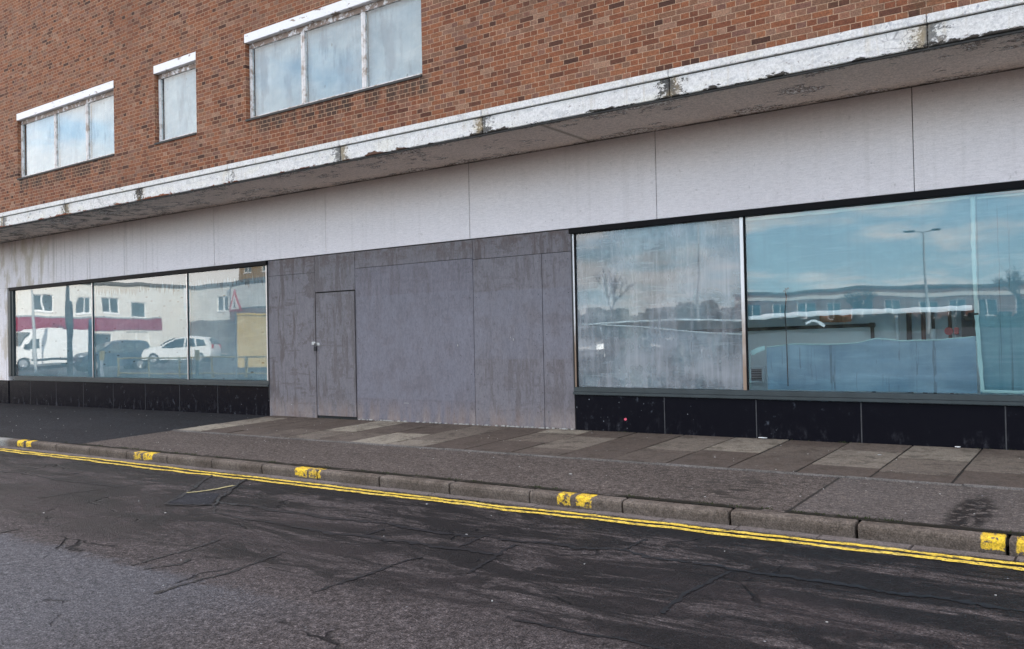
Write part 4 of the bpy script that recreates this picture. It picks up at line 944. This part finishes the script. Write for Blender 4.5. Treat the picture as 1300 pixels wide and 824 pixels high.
# ------------------------------------------------------------------ litter
bm = NB(); random.seed(31)
for i in range(130):
    if random.random() < 0.6: x, y = random.uniform(-12, 1), random.uniform(6.45, 9.6)
    else: x, y = random.uniform(-20, -12.2), random.uniform(6.5, 9.6)
    s = random.uniform(0.003, 0.007) * (2.2 if random.random() < 0.05 else 1)
    z = pz(x, y) + (0.014 if y > 7.8 and x > -12.1 else 0.002)
    box(bm, -s, s, -s * 0.6, s * 0.6, 0, 0.003 + s * 0.2, rot=Matrix.Translation((x, y, z)) @ Matrix.Rotation(random.uniform(0, PI), 4, 'Z'))
for i in range(26):
    x, y = random.uniform(-12, 0.5), random.uniform(2.2, 5.8)
    s = random.uniform(0.003, 0.009)
    box(bm, -s, s, -s * 0.6, s * 0.6, 0, 0.003 + s * 0.2, rot=Matrix.Translation((x, y, gz(x, y) + 0.026)) @ Matrix.Rotation(random.uniform(0, PI), 4, 'Z'))
obj('litter_grit', bm, 'litter', kind='stuff', label='pale grit and scraps scattered over pavement and road')
def scrap(x, y, z, w, h, mat, label, name, cat, vert=False, group=None):
    bm = NB(); n = 7
    poly = [(w * math.cos(2 * PI * i / n) * random.uniform(0.7, 1.1), h * math.sin(2 * PI * i / n) * random.uniform(0.7, 1.1)) for i in range(n)]
    mt = Matrix.Translation((x, y, z)) @ (Matrix.Identity(4) if vert else Matrix.Rotation(PI / 2, 4, 'X'))
    prism(bm, poly, -0.003, 0.003, mt)
    obj(name, bm, mat, label=label, cat=cat, base=(x, y, z), group=group)
scrap(-3.43, 9.70, 0.262, 0.05, 0.025, 'sign_white', 'small white scrap of paper on the flags against the black plinth', 'paper_scrap', 'litter')
scrap(-1.42, 9.70, 0.272, 0.03, 0.02, 'sign_white', 'tiny white scrap on the flags near the right edge', 'paper_scrap', 'litter')
scrap(-5.22, WY + 0.001, 0.40, 0.022, 0.018, 'pink', 'pink blob of chewing gum stuck on the black plinth', 'chewing_gum', 'gum', vert=True)
bm = NB(); random.seed(77)
spots_ = [(-0.65 - 0.915 * k, 6.385) for k in range(0, 16)] + [(random.uniform(-12, 0.5), 6.395) for _ in range(40)] + [(random.uniform(-6, 0.5), 9.735) for _ in range(16)] + [(random.uniform(-11, -6), 9.738) for _ in range(10)]
for x, y in spots_:
    for k in range(random.randint(3, 9)):
        a = random.uniform(0, 2 * PI); l = random.uniform(0.008, 0.028); px_ = x + random.gauss(0, 0.03); py_ = y + random.gauss(0, 0.006)
        z = pz(px_, py_) + (0.004 if y > 8 else 0.0)
        v = [bm.verts.new((px_ - 0.004, py_, z)), bm.verts.new((px_ + 0.004, py_ + 0.002, z)), bm.verts.new((px_ + math.cos(a) * l * 0.6, py_ + math.sin(a) * l * 0.4, z + l))]
        bm.faces.new(v)
M['moss'] = simple('moss_and_weeds', (0.030, 0.038, 0.012), 0.9, var=0.4, sc=30)
obj('moss_tufts', bm, 'moss', kind='stuff', label='tiny moss and weed tufts along the kerb back and the foot of the wall')
# ------------------------------------------------------------------ vehicles (seen in the glass)
def wheel(par, x, y, r, w=0.2):
    t = NB(); s = 1 if y > 0 else -1
    cyl(t, (x, y - s * w, r), (x, y, r), r, seg=24); W = obj('wheel', t, 'tyre', None, smooth=False); W.parent = par
    t = NB(); cyl(t, (x, y - s * 0.02, r), (x, y + s * 0.012, r), r * 0.64, seg=20)
    for k in range(5):
        a = k * 2 * PI / 5; cyl(t, (x, y + s * 0.012, r), (x + r * 0.55 * math.cos(a), y + s * 0.018, r + r * 0.55 * math.sin(a)), 0.03, seg=6)
    R_ = obj('rim', t, 'rim', None); R_.parent = W
def local(name, bm, mat, par, smooth=False):
    me = bpy.data.meshes.new(name); bm.to_mesh(me); bm.free(); me.materials.append(M[mat])
    if smooth:
        for p in me.polygons: p.use_smooth = True
    o = bpy.data.objects.new(name, me); COL.objects.link(o); o.parent = par; return o
def car_body(profile, hw, belt, tuck, arches, r):
    """profile: closed side outline (x,z), front at +x; the sides lean in above the belt line"""
    bm = NB(); ys = [-hw, -hw * 0.96, -hw * 0.6, 0, hw * 0.6, hw * 0.96, hw]; rings = []
    for y in ys:
        ring = []
        for x, z in profile:
            k = abs(y) / hw; f = max(0.0, (z - belt)) * tuck
            yy = y * (1 - f); sx = 1 - 0.045 * k ** 4; zz = z - 0.05 * k ** 4 * (1 if z > belt else 0)
            ring.append(bm.verts.new((x * sx, yy, zz)))
        rings.append(ring)
    n = len(profile)
    for a, c in zip(rings, rings[1:]):
        for i in range(n): bm.faces.new((a[i], c[i], c[(i + 1) % n], a[(i + 1) % n]))
    bm.faces.new(rings[0]); bm.faces.new(rings[-1][::-1])
    bmesh.ops.recalc_face_normals(bm, faces=bm.faces[:])
    return bm
def side_glass(pts, hw, belt, tuck, name, par, mat='car_glass', off=0.006):
    for s in (-1, 1):
        bm = NB(); a = []
        for x, z in pts:
            f = max(0, z - belt) * tuck; a.append(bm.verts.new((x * 0.955 if abs(x) > 9 else x, s * (hw * (1 - f) + off), z - (0.05 if z > belt else 0))))
        bm.faces.new(a if s > 0 else a[::-1])
        r = bmesh.ops.extrude_face_region(bm, geom=bm.faces[:]); vs = [v for v in r['geom'] if isinstance(v, bmesh.types.BMVert)]
        bmesh.ops.translate(bm, vec=(0, -s * 0.02, 0), verts=vs); bmesh.ops.recalc_face_normals(bm, faces=bm.faces[:])
        local(name, bm, mat, par)
def make_car(label, mat, group=None, loc=(0, 0, 0), rz=0, kind='hatch'):
    t = thing('parked_car', label, 'car', loc, rz, group)
    hw, belt, tuck = 0.86, 0.92, 0.30
    prof = [(-1.95, 0.32), (-2.0, 0.6), (-1.96, 0.95), (-1.72, 1.38), (-1.45, 1.46), (-0.6, 1.50), (0.15, 1.44), (0.95, 1.0), (1.55, 0.88), (1.9, 0.70), (1.97, 0.48), (1.93, 0.27),
            (1.58, 0.25), (1.52, 0.50), (1.30, 0.63), (1.02, 0.50), (0.95, 0.24), (-0.92, 0.24), (-1.0, 0.50), (-1.26, 0.63), (-1.52, 0.50), (-1.58, 0.27)]
    if kind == 'suv': prof = [(x, z * 1.14 + 0.02) for x, z in prof]; belt *= 1.14
    k = 1.14 if kind == 'suv' else 1.0
    local('body', car_body(prof, hw, belt, tuck, None, None), mat, t, smooth=False)
    side_glass([(-1.05, 0.98 * k), (-1.0, 1.38 * k), (-0.55, 1.44 * k), (-0.42, 1.44 * k), (-0.42, 0.96 * k)], hw, belt, tuck, 'rear_side_window', t)
    side_glass([(-0.34, 0.96 * k), (-0.34, 1.44 * k), (0.12, 1.39 * k), (0.82, 0.98 * k), (0.78, 0.94 * k)], hw, belt, tuck, 'front_side_window', t)
    side_glass([(-1.62, 1.05 * k), (-1.45, 1.36 * k), (-1.12, 1.38 * k), (-1.12, 1.02 * k)], hw, belt, tuck, 'quarter_window', t)
    for nm, (x0, z0), (x1, z1), inset in (('windscreen', (0.93, 1.02 * k), (0.22, 1.415 * k), 0.12), ('rear_window', (-1.93, 1.04 * k), (-1.74, 1.36 * k), 0.14)):
        bm = NB(); d = 0.012; sx = 1 if x0 > 0 else -1
        a = [bm.verts.new(p) for p in ((x0 + sx * d, -hw + inset, z0 + d), (x0 + sx * d, hw - inset, z0 + d), (x1 + sx * d, hw - inset - 0.1, z1 + d), (x1 + sx * d, -hw + inset + 0.1, z1 + d))]
        bm.faces.new(a); r = bmesh.ops.extrude_face_region(bm, geom=bm.faces[:]); bmesh.ops.translate(bm, vec=(-sx * 0.03, 0, -0.03), verts=[v for v in r['geom'] if isinstance(v, bmesh.types.BMVert)])
        bmesh.ops.recalc_face_normals(bm, faces=bm.faces[:]); local(nm, bm, 'car_glass', t)
    for s in (-1, 1):
        bm = NB(); box(bm, 1.66, 1.86, s * 0.58 - 0.13, s * 0.58 + 0.13, 0.66 * k, 0.80 * k, bev=0.03); local('headlight', bm, 'lamp_clear', t)
        bm = NB(); box(bm, -1.99, -1.86, s * 0.68 - 0.10, s * 0.68 + 0.10, 0.78 * k, 1.05 * k, bev=0.03); local('tail_light', bm, 'lamp_red', t)
        bm = NB(); box(bm, 0.60, 0.74, s * 0.97 - 0.09, s * 0.97 + 0.09, 0.96 * k, 1.08 * k, bev=0.03); local('door_mirror', bm, mat, t)
        for x in (1.27, -1.27): wheel(t, x, s * (hw + 0.0), 0.31 * k)
    bm = NB(); box(bm, 1.86, 1.965, -0.5, 0.5, 0.34, 0.50, bev=0.02); local('grille', bm, 'trim', t)
    bm = NB(); box(bm, 1.955, 1.985, -0.26, 0.26, 0.52, 0.62); local('number_plate', bm, 'sign_white', t)
    return t
def make_van(label, mat, loc, rz, group=None):
    t = thing('panel_van', label, 'van', loc, rz, group); hw = 1.0
    prof = [(-2.9, 0.42), (-2.95, 1.0), (-2.92, 2.35), (-2.8, 2.52), (0.9, 2.56), (1.35, 2.42), (2.15, 1.48), (2.72, 1.22), (2.88, 0.95), (2.92, 0.55), (2.86, 0.32),
            (2.42, 0.32), (2.34, 0.62), (2.02, 0.76), (1.70, 0.62), (1.62, 0.32), (-1.52, 0.34), (-1.60, 0.62), (-1.92, 0.76), (-2.24, 0.62), (-2.32, 0.36)]
    local('body', car_body(prof, hw, 1.3, 0.10, None, None), mat, t)
    side_glass([(1.0, 1.40), (1.0, 2.0), (1.45, 2.02), (2.0, 1.42), (1.9, 1.34)], hw, 1.3, 0.10, 'cab_window', t)
    bm = NB(); a = [bm.verts.new(p) for p in ((2.17, -0.84, 1.52), (2.17, 0.84, 1.52), (1.46, 0.76, 2.34), (1.46, -0.76, 2.34))]
    bm.faces.new(a); r = bmesh.ops.extrude_face_region(bm, geom=bm.faces[:]); bmesh.ops.translate(bm, vec=(-0.03, 0, -0.03), verts=[v for v in r['geom'] if isinstance(v, bmesh.types.BMVert)])
    bmesh.ops.translate(bm, vec=(0.02, 0, 0.02), verts=bm.verts[:]); bmesh.ops.recalc_face_normals(bm, faces=bm.faces[:]); local('windscreen', bm, 'car_glass', t)
    bm = NB(); box(bm, 2.78, 2.925, -0.62, 0.62, 0.72, 1.08, bev=0.03); local('grille', bm, 'trim', t)
    for s in (-1, 1):
        bm = NB(); box(bm, 2.55, 2.86, s * 0.80 - 0.14, s * 0.80 + 0.14, 0.95, 1.16, bev=0.04); local('headlight', bm, 'lamp_clear', t)
        bm = NB(); box(bm, 1.78, 1.95, s * 1.12 - 0.10, s * 1.12 + 0.10, 1.32, 1.62, bev=0.03); local('door_mirror', bm, 'trim', t)
        bm = NB(); box(bm, -1.55, 1.58, s * 1.0 - 0.02, s * 1.0 + 0.02, 0.52, 0.66, bev=0.01); local('side_trim', bm, 'trim', t)
        for x in (2.02, -1.92): wheel(t, x, s * hw, 0.36)
    bm = NB(); box(bm, 2.86, 2.97, -0.8, 0.8, 0.36, 0.56, bev=0.03); local('bumper', bm, 'trim', t)
    bm = NB(); box(bm, -0.9, 0.3, -0.45, 0.45, 2.55, 2.62, bev=0.02); local('roof_vent', bm, mat, t)
    return t
make_van('white panel van with high roof parked beside the maroon shop fascia', 'car_white', (-57.4, -8.4, gz(-57, -8.4)), math.radians(84))
# hatchback heading away to the left
make_car('white hatchback car standing in the side road beside the yellow rail', 'car_white', None, (-43.6, -9.2, gz(-43.6, -9.2) + 0.28), math.radians(141))
c0 = make_car('silver hatchback left of the dark blue car in the car park', 'car_silver', 'cars in the car park', (-20.4, -14.6, gz(-20, -14.6)), math.radians(60))
c1 = make_car('dark blue tall car right of the silver hatchback in the car park', 'car_dark', 'cars in the car park', (-16.4, -15.6, gz(-16.4, -15.6)), math.radians(85), 'suv')
dup(c1, (-46.6, -6.8, gz(-46.6, -6.8)), math.radians(100), 'dark tall car parked behind the navy totem sign', None)
# ------------------------------------------------------------------ buildings over the road (seen in the glass)
def facade(name, label, x0, y0, x1, y1, depth, h, wallmat, bands, wins, zb, roofmat='roof_grey', cat='building'):
    """block whose front runs from (x0,y0) to (x1,y1); bands and windows are in metres along and up the front"""
    L = math.dist((x0, y0), (x1, y1)); ang = math.atan2(y1 - y0, x1 - x0)
    t = thing(name, label, cat, (x0, y0, zb), ang)
    bm = NB(); wall_holes(bm, 0, L, -1.0, h, 0, 0.25, [(a, c, z0, z1) for a, c, z0, z1, _ in wins]); box(bm, 0, L, 0.5, depth, -1, h - 0.01); box(bm, 0, 0.2, 0.25, 0.5, -1, h - 0.02); box(bm, L - 0.2, L, 0.25, 0.5, -1, h - 0.02)
    local('wall', bm, wallmat, t)
    bm = NB(); box(bm, -0.15, L + 0.15, -0.18, depth + 0.1, h, h + 0.22); local('roof', bm, roofmat, t)
    for a, c, z0, z1, m_, nm in bands:
        bm = NB(); box(bm, a, c, -0.09 if nm != 'lower_wall' else -0.03, -0.002, z0, z1); local(nm, bm, m_, t)
    for a, c, z0, z1, kind in wins:
        bm = NB(); fr = 0.07
        box(bm, a + 0.002, c - 0.002, 0.10, 0.16, z0 + 0.002, z0 + fr); box(bm, a + 0.002, c - 0.002, 0.10, 0.16, z1 - fr, z1 - 0.002)
        for xx in ([a + fr / 2, c - fr / 2] if kind == 'one' else [a + fr / 2, (a + c) / 2, c - fr / 2]): box(bm, xx - fr / 2, xx + fr / 2, 0.095, 0.165, z0 + fr, z1 - fr)
        W = local('garage_door' if kind == 'door' else 'window', bm, 'sign_white', t)
        bm = NB(); box(bm, a + 0.02, c - 0.02, 0.13, 0.14, z0 + 0.03, z1 - 0.03); local('door_panel' if kind == 'door' else 'pane', bm, 'far_white' if kind == 'door' else 'far_glass', W)
        if kind != 'door':
            bm = NB(); box(bm, a - 0.06, c + 0.06, -0.06, 0.09, z0 - 0.08, z0 - 0.002); local('sill', bm, 'sign_white', W)
    return t
# front of A faces +x: direction chosen so that local -y looks towards the street
facade('shop_terrace', 'white rendered terrace with maroon shop fascia and small upper windows', -62.6, -22.0, -59.4, 4.0, 9.0, 5.5, 'far_white',
       [(2.2, 26.1, 2.05, 2.95, 'maroon', 'shop_fascia'), (2.2, 26.1, 2.96, 3.08, 'steel', 'fascia_trim')],
       [(3.2, 5.4, -0.1, 1.9, 'door'), (6.6, 9.6, 0.3, 1.85, 'two'), (11.0, 14.4, 0.3, 1.85, 'two'), (16.5, 20.5, 0.3, 1.85, 'two'),
        (3.5, 4.9, 3.1, 4.3, 'one'), (6.0, 7.3, 3.35, 4.55, 'two'), (8.4, 9.4, 3.3, 4.5, 'two'), (11.2, 12.7, 3.4, 4.6, 'two'), (19.5, 21, 3.6, 4.8, 'two')], 0.55)
facade('corner_building', 'pale upper storey building with grey brown ground floor and flat roof', -56.4, -22.2, -62.2, -22.2, 9.0, 5.3, 'far_white',
       [(0, 5.8, 0.0, 2.6, 'far_grey', 'lower_wall')], [(0.8, 2.0, 3.3, 4.5, 'two')], 0.7)
facade('grey_building', 'dark grey building with brown band behind the warning sign', -44.0, -18.6, -56.1, -21.6, 7.0, 5.2, 'far_grey',
       [(0, 12.4, 2.4, 3.3, 'far_brick', 'band'), (0.5, 12.0, 3.4, 5.0, 'far_white', 'upper_panel')], [(6.6, 8.2, 0.6, 2.1, 'two')], 0.7)
facade('brick_office', 'tall ochre brick building above the yellow cabin', -58.0, -33.0, -70.0, -33.0, 10, 11.0, 'ochre_brick',
       [(0, 12, 0, 3.0, 'far_grey', 'lower_wall')], [(1 + i * 2.2, 2.2 + i * 2.2, 4 + j * 3.0, 5.8 + j * 3.0, 'two') for i in range(5) for j in range(2)], 1.2)
W_ = facade('warehouse', 'long low brick warehouse with rows of windows beyond the car park', 6.0, -74.0, -36.0, -74.0, 20, 4.2, 'far_brick',
       [(0, 42, 3.3, 3.7, 'far_white', 'white_band')], [(1.2 + i * 2.9, 2.9 + i * 2.9, 1.2, 2.9, 'two') for i in range(14)], 1.5)
Wh = facade('retail_shed', 'pale metal retail shed at the far right of the car park', 34.0, -80.0, 10.0, -80.0, 20, 5.0, 'steel', [(0, 24, 3.6, 4.4, 'navy', 'shop_fascia')], [(8, 12, 0.1, 2.6, 'two')], 1.5)
# yellow cabin
t = thing('site_cabin', 'yellow metal site cabin standing beside the side road', 'cabin', (-35.3, -9.3, gz(-36, -9)), math.radians(150))
bm = NB(); box(bm, -1.6, 1.6, -1.2, 1.2, 0.12, 2.72, bev=0.03)
for i in range(15): box(bm, -1.5 + i * 0.21, -1.42 + i * 0.21, 1.2, 1.225, 0.25, 2.6)
local('body', bm, 'yellow_box', t)
bm = NB(); box(bm, -1.66, 1.66, -1.26, 1.26, 2.725, 2.82, bev=0.02); local('roof', bm, 'yellow_rail', t)
bm = NB(); box(bm, -0.4, 0.5, 1.226, 1.25, 0.25, 2.3); local('door', bm, 'yellow_box', t)
bm = NB(); box(bm, -1.6, 1.6, 1.2, 1.24, 1.35, 1.47); local('blue_band', bm, 'navy', t)
# warning sign, a red-bordered triangle with a walking figure
t = thing('warning_sign', 'triangular red and white pedestrian warning sign on a grey post', 'road sign', (-29.5, -2.45, gz(-29.5, -2.45)), 0)
bm = NB(); cyl(bm, (0, 0, 0), (0, 0, 3.75), 0.038); local('post', bm, 'steel', t)
bm = NB(); s = 0.52; prism(bm, [(-s, 2.88), (s, 2.88), (0, 2.88 + s * 1.75)], 0.05, 0.062); local('sign_plate', bm, 'sign_red', t)
bm = NB(); s2 = 0.35; prism(bm, [(-s2, 2.98), (s2, 2.98), (0, 2.98 + s2 * 1.72)], 0.0625, 0.066); sf = local('sign_face', bm, 'sign_white', t)
bm = NB()
cyl(bm, (0, 0.067, 3.36), (0, 0.071, 3.36), 0.035)
for a, c, r in (((0, 3.32), (-0.01, 3.17), 0.022), ((-0.01, 3.18), (0.07, 3.03), 0.016), ((-0.01, 3.18), (-0.08, 3.03), 0.016), ((0, 3.29), (0.07, 3.20), 0.012), ((0, 3.29), (-0.08, 3.21), 0.012)):
    cyl(bm, (a[0], 0.069, a[1]), (c[0], 0.069, c[1]), r, seg=6)
fg = local('pictogram', bm, 'trim', t)
# round sign seen from behind and the totem, beside the street on the far pavement
t = thing('round_sign', 'large round traffic sign on two dark posts seen from behind', 'road sign', (-43.3, -2.8, gz(-43.3, -2.8)), math.radians(40))
bm = NB(); cyl(bm, (0, 0.08, 4.2), (0, 0.11, 4.2), 0.55, seg=28); local('sign_plate', bm, 'dark_steel', t)
for x in (-0.35, 0.32):
    bm = NB(); cyl(bm, (x, 0, 0), (x, 0, 3.9), 0.05 if x < 0 else 0.15); local('post', bm, 'dark_steel', t)
bm = NB(); box(bm, -0.5, 0.5, -0.04, 0.0, 2.6, 2.68); local('cross_bar', bm, 'dark_steel', t)
t = thing('totem_sign', 'navy blue upright totem sign with thin white lines', 'sign', (-41.5, -2.9, gz(-41.5, -2.9)), math.radians(35))
bm = NB(); box(bm, -0.35, 0.35, -0.12, 0.12, 0, 2.9, bev=0.02); local('body', bm, 'navy', t)
bm = NB()
for i in range(7): box(bm, -0.05, 0.28, 0.12, 0.126, 1.15 + i * 0.13, 1.18 + i * 0.13)
local('white_lines', bm, 'sign_white', t)
# yellow guard rail
t = thing('guard_rail', 'yellow pedestrian guard rail along the far kerb', 'railing', (-33.0, -2.9, gz(-33, -2.9)), math.radians(-8))
for z in (1.0, 0.3):
    bm = NB(); cyl(bm, (-5, 0, z), (5, 0, z), 0.035); local('rail', bm, 'yellow_rail', t)
for i in range(6):
    bm = NB(); cyl(bm, (-5 + i * 2, 0, -0.1), (-5 + i * 2, 0, 1.05), 0.04); local('post', bm, 'yellow_rail', t)
for i, (x, y) in enumerate(((-32.6, -2.7), (-40.3, -2.75))):
    t = thing('bollard', ['yellow topped bollard beside the guard rail', 'yellow banded bollard next to the totem sign'][i], 'bollard', (x, y, gz(x, y)))
    bm = NB(); cyl(bm, (0, 0, 0), (0, 0, 0.9), 0.09, 0.08); local('post', bm, 'dark_steel' if i == 0 else 'sign_white', t)
    bm = NB(); cyl(bm, (0, 0, 0.9), (0, 0, 1.35), 0.12, 0.10); local('top', bm, 'yellow_rail', t)
# lamp columns
def lamp(label, x, y, h, heads=2):
    t = thing('street_lamp', label, 'street lamp', (x, y, gz(x, y)), 0, 'lamp columns across the road')
    bm = NB(); cyl(bm, (0, 0, -0.2), (0, 0, h), 0.09, 0.05); cyl(bm, (0, 0, 0), (0, 0, 1.2), 0.12); local('column', bm, 'steel', t)
    for s in ((-1, 1) if heads == 2 else (1,)):
        bm = NB(); cyl(bm, (0, 0, h - 0.05), (s * 0.7, 0, h + 0.05), 0.03); local('arm', bm, 'steel', t)
        bm = NB(); box(bm, min(s * 0.5, s * 1.1), max(s * 0.5, s * 1.1), -0.14, 0.14, h + 0.0, h + 0.12, bev=0.03); local('lamp_head', bm, 'dark_steel', t)
lamp('tall lamp column with two heads in the middle of the car park', -9.6, -35, 5.9)
lamp('lamp column with one head left of the warehouse', -19.6, -26, 8.6, 1)
lamp('slim lamp column in front of the maroon shop fascia', -53.0, -5.6, 7.5, 1)
lamp('lamp column with two heads at the right of the car park', 6.0, -42, 6.5)
# bare winter trees
def bare_tree(label, x, y, h, seed):
    rnd = random.Random(seed); t = thing('bare_tree', label, 'tree', (x, y, gz(x, y)), 0, 'bare trees beyond the car park')
    bm = NB(); cyl(bm, (0, 0, -0.2), (0, 0, h * 0.32), 0.17, 0.12, 8); local('trunk', bm, 'bark', t)
    bm = NB()
    def grow(p, d, l, r, n):
        q = p + d * l; cyl(bm, p, q, r, r * 0.65, 5 if n > 2 else 3)
        if n == 0: return
        for k in range(3 if n > 1 else 4):
            a = Vector((rnd.uniform(-1, 1), rnd.uniform(-1, 1), rnd.uniform(-0.1, 0.6))); grow(p + d * l * rnd.uniform(0.55, 1.0), (d + a * 0.75).normalized(), l * rnd.uniform(0.62, 0.85), r * 0.6, n - 1)
    for k in range(4):
        a = k * PI / 2 + rnd.random(); grow(Vector((0, 0, h * 0.3)), Vector((math.cos(a) * 0.55, math.sin(a) * 0.55, 1)).normalized(), h * 0.22, 0.085, 4)
    local('crown', bm, 'bark', t)
for i, (x, y, h, lb) in enumerate(((-6.0, -52, 5.0, 'bare winter tree right of the lamp column'), (-39.5, -52, 7.5, 'tallest bare winter tree at the left of the car park'), (-19.5, -62, 4.5, 'small bare tree in front of the warehouse'), (-3.0, -54, 4.6, 'bare winter tree at the right of the car park'))):
    bare_tree(lb, x, y, h, i + 3)
# low hedge line and houses on the skyline
bm = NB(); random.seed(41)
for i in range(900):
    x = random.uniform(-90, 70); y = -108 + random.uniform(-3, 3); z = random.uniform(1.2, 5.0 + 2 * mnoise.noise(Vector((x * 0.06, 0, 0))))
    s = random.uniform(0.5, 1.4); box(bm, -s, s, -s, s, -s * 0.6, s * 0.6, rot=Matrix.Translation((x, y, z)) @ Matrix.Rotation(random.uniform(0, 3), 4, 'Z') @ Matrix.Rotation(random.uniform(0, 3), 4, 'X'))
M['hedge'] = simple('far_trees', (0.06, 0.06, 0.04), 0.9, var=0.4)
obj('distant_trees', bm, 'hedge', kind='stuff', label='distant line of dull trees on the skyline')
bm = NB(); random.seed(52)
for i in range(1500):
    x = random.uniform(-44, 14); y = -42 + random.uniform(-0.5, 0.5); s_ = random.uniform(0.08, 0.2)
    box(bm, -s_, s_, -s_, s_, -s_ * 0.6, s_ * 0.6, rot=Matrix.Translation((x, y, gz(x, -42) + random.uniform(0.0, 0.95))) @ Matrix.Rotation(random.uniform(0, 3), 4, 'Z') @ Matrix.Rotation(random.uniform(0, 3), 4, 'X'))
box(bm, -44, 14, -42.35, -41.65, 0.9, 2.25)
M['added_hedge'] = simple('added_dark_hedge', (0.022, 0.028, 0.016), 0.9, var=0.5, sc=6)
obj('hedge', bm, 'added_hedge', label='added low dark hedge that darkens the reflection over the torn film gap', cat='hedge', base=(-15, -42, 1.4))  # added to keep the reflection over the torn gap dark
# far pavement
sheet('far_pavement', -48, 60, -3.6, -2.2, 54, 2, lambda x, y: gz(x, y) + 0.12, 'footway')
bm = NB(); box(bm, -48, 60, -2.2, -2.08, -0.4, 0.0)
for v in bm.verts: v.co.z = (gz(v.co.x, -2.2) + 0.12) if v.co.z > -0.1 else -0.4
obj('far_kerb', bm, 'gutter', kind='structure')
# ------------------------------------------------------------------ sky and sun
SUN_AZ = Vector((0.80, 0.52)).normalized(); EL = math.radians(24)
sd = Vector((SUN_AZ.x * math.cos(EL), SUN_AZ.y * math.cos(EL), math.sin(EL)))
sun = bpy.data.lights.new('sun', 'SUN'); sun.energy = 3.0; sun.angle = math.radians(0.5); sun.color = (1.0, 0.93, 0.83)
so = bpy.data.objects.new('sun', sun); COL.objects.link(so); so.rotation_euler = sd.to_track_quat('Z', 'Y').to_euler(); so.location = (20, 20, 30)
w = bpy.data.worlds.new('World'); SC.world = w; w.use_nodes = True; nt = w.node_tree; nt.nodes.clear()
out = nt.nodes.new('ShaderNodeOutputWorld'); bg = nt.nodes.new('ShaderNodeBackground'); nt.links.new(bg.outputs[0], out.inputs[0])
sky = nt.nodes.new('ShaderNodeTexSky'); sky.sky_type = 'NISHITA'; sky.sun_disc = False; sky.sun_elevation = EL
sky.sun_rotation = math.atan2(SUN_AZ.x, SUN_AZ.y); sky.air_density = 1.0; sky.dust_density = 0.4; sky.ozone_density = 1.0
tc = nt.nodes.new('ShaderNodeTexCoord'); sp = nt.nodes.new('ShaderNodeSeparateXYZ'); nt.links.new(tc.outputs['Generated'], sp.inputs[0])
def wm(op, a, b=None):
    n = nt.nodes.new('ShaderNodeMath'); n.operation = op
    for i, v in enumerate((a, b)):
        if v is None: continue
        if isinstance(v, (int, float)): n.inputs[i].default_value = v
        else: nt.links.new(v, n.inputs[i])
    return n.outputs[0]
zc = wm('ADD', wm('MAXIMUM', sp.outputs[2], 0.0), 0.14)
cb = nt.nodes.new('ShaderNodeCombineXYZ'); nt.links.new(wm('DIVIDE', sp.outputs[0], zc), cb.inputs[0]); nt.links.new(wm('DIVIDE', sp.outputs[1], zc), cb.inputs[1])
nz = nt.nodes.new('ShaderNodeTexNoise'); nt.links.new(cb.outputs[0], nz.inputs['Vector']); nz.inputs['Scale'].default_value = 1.0; nz.inputs['Detail'].default_value = 7; nz.inputs['Roughness'].default_value = 0.6
mr = nt.nodes.new('ShaderNodeMapRange'); mr.interpolation_type = 'SMOOTHSTEP'; nt.links.new(wm('ADD', nz.outputs['Fac'], wm('MULTIPLY', wm('MAXIMUM', wm('SUBTRACT', wm('MULTIPLY', sp.outputs[0], -1.0), 0.35), 0.0), 0.30)), mr.inputs[0]); mr.inputs[1].default_value = 0.46; mr.inputs[2].default_value = 0.62
mxn = nt.nodes.new('ShaderNodeMix'); mxn.data_type = 'RGBA'; nt.links.new(wm('MULTIPLY', mr.outputs[0], 0.85), mxn.inputs[0])
hz = nt.nodes.new('ShaderNodeMapRange'); hz.interpolation_type = 'SMOOTHSTEP'; nt.links.new(sp.outputs[2], hz.inputs[0])
hz.inputs[1].default_value = 0.02; hz.inputs[2].default_value = 0.40; hz.inputs[3].default_value = 0.75; hz.inputs[4].default_value = 0.0
mb = nt.nodes.new('ShaderNodeMix'); mb.data_type = 'RGBA'; nt.links.new(hz.outputs[0], mb.inputs[0]); nt.links.new(sky.outputs[0], mb.inputs[6]); mb.inputs[7].default_value = (2.5, 4.0, 5.3, 1)
nt.links.new(mb.outputs[2], mxn.inputs[6]); mxn.inputs[7].default_value = (8.0, 7.25, 6.7, 1)
nt.links.new(mxn.outputs[2], bg.inputs[0]); bg.inputs[1].default_value = 0.12
# ------------------------------------------------------------------ camera
cd = bpy.data.cameras.new('camera'); cam = bpy.data.objects.new('camera', cd); COL.objects.link(cam); SC.camera = cam
rt = Vector((0.8133684897, 0.5813931156, -0.0203407240)); up_ = Vector((0.0254313223, -0.0006035413, 0.9996763894)); dd = Vector((-0.5811926942, 0.8136225666, 0.0152764972))
mt = Matrix((rt, up_, -dd)).transposed().to_4x4(); mt.translation = Vector((0, 0, CAMZ)); cam.matrix_world = mt
cd.sensor_width = 36; cd.sensor_fit = 'HORIZONTAL'; cd.lens = 1092.749 / 1300 * 36; cd.clip_start = 0.05; cd.clip_end = 3000
SC.view_settings.view_transform = 'Standard'; SC.view_settings.look = 'None'; SC.view_settings.gamma = 1; SC.view_settings.exposure = 2.15
SC.render.engine = 'CYCLES'; SC.cycles.max_bounces = 10; SC.cycles.transparent_max_bounces = 16; SC.cycles.glossy_bounces = 4; SC.cycles.sample_clamp_indirect = 8
SC.cycles.use_denoising = True; SC.cycles.denoiser = 'OPENIMAGEDENOISE'; SC.cycles.denoising_input_passes = 'RGB_ALBEDO_NORMAL'; SC.cycles.denoising_prefilter = 'ACCURATE'; SC.cycles.use_adaptive_sampling = False
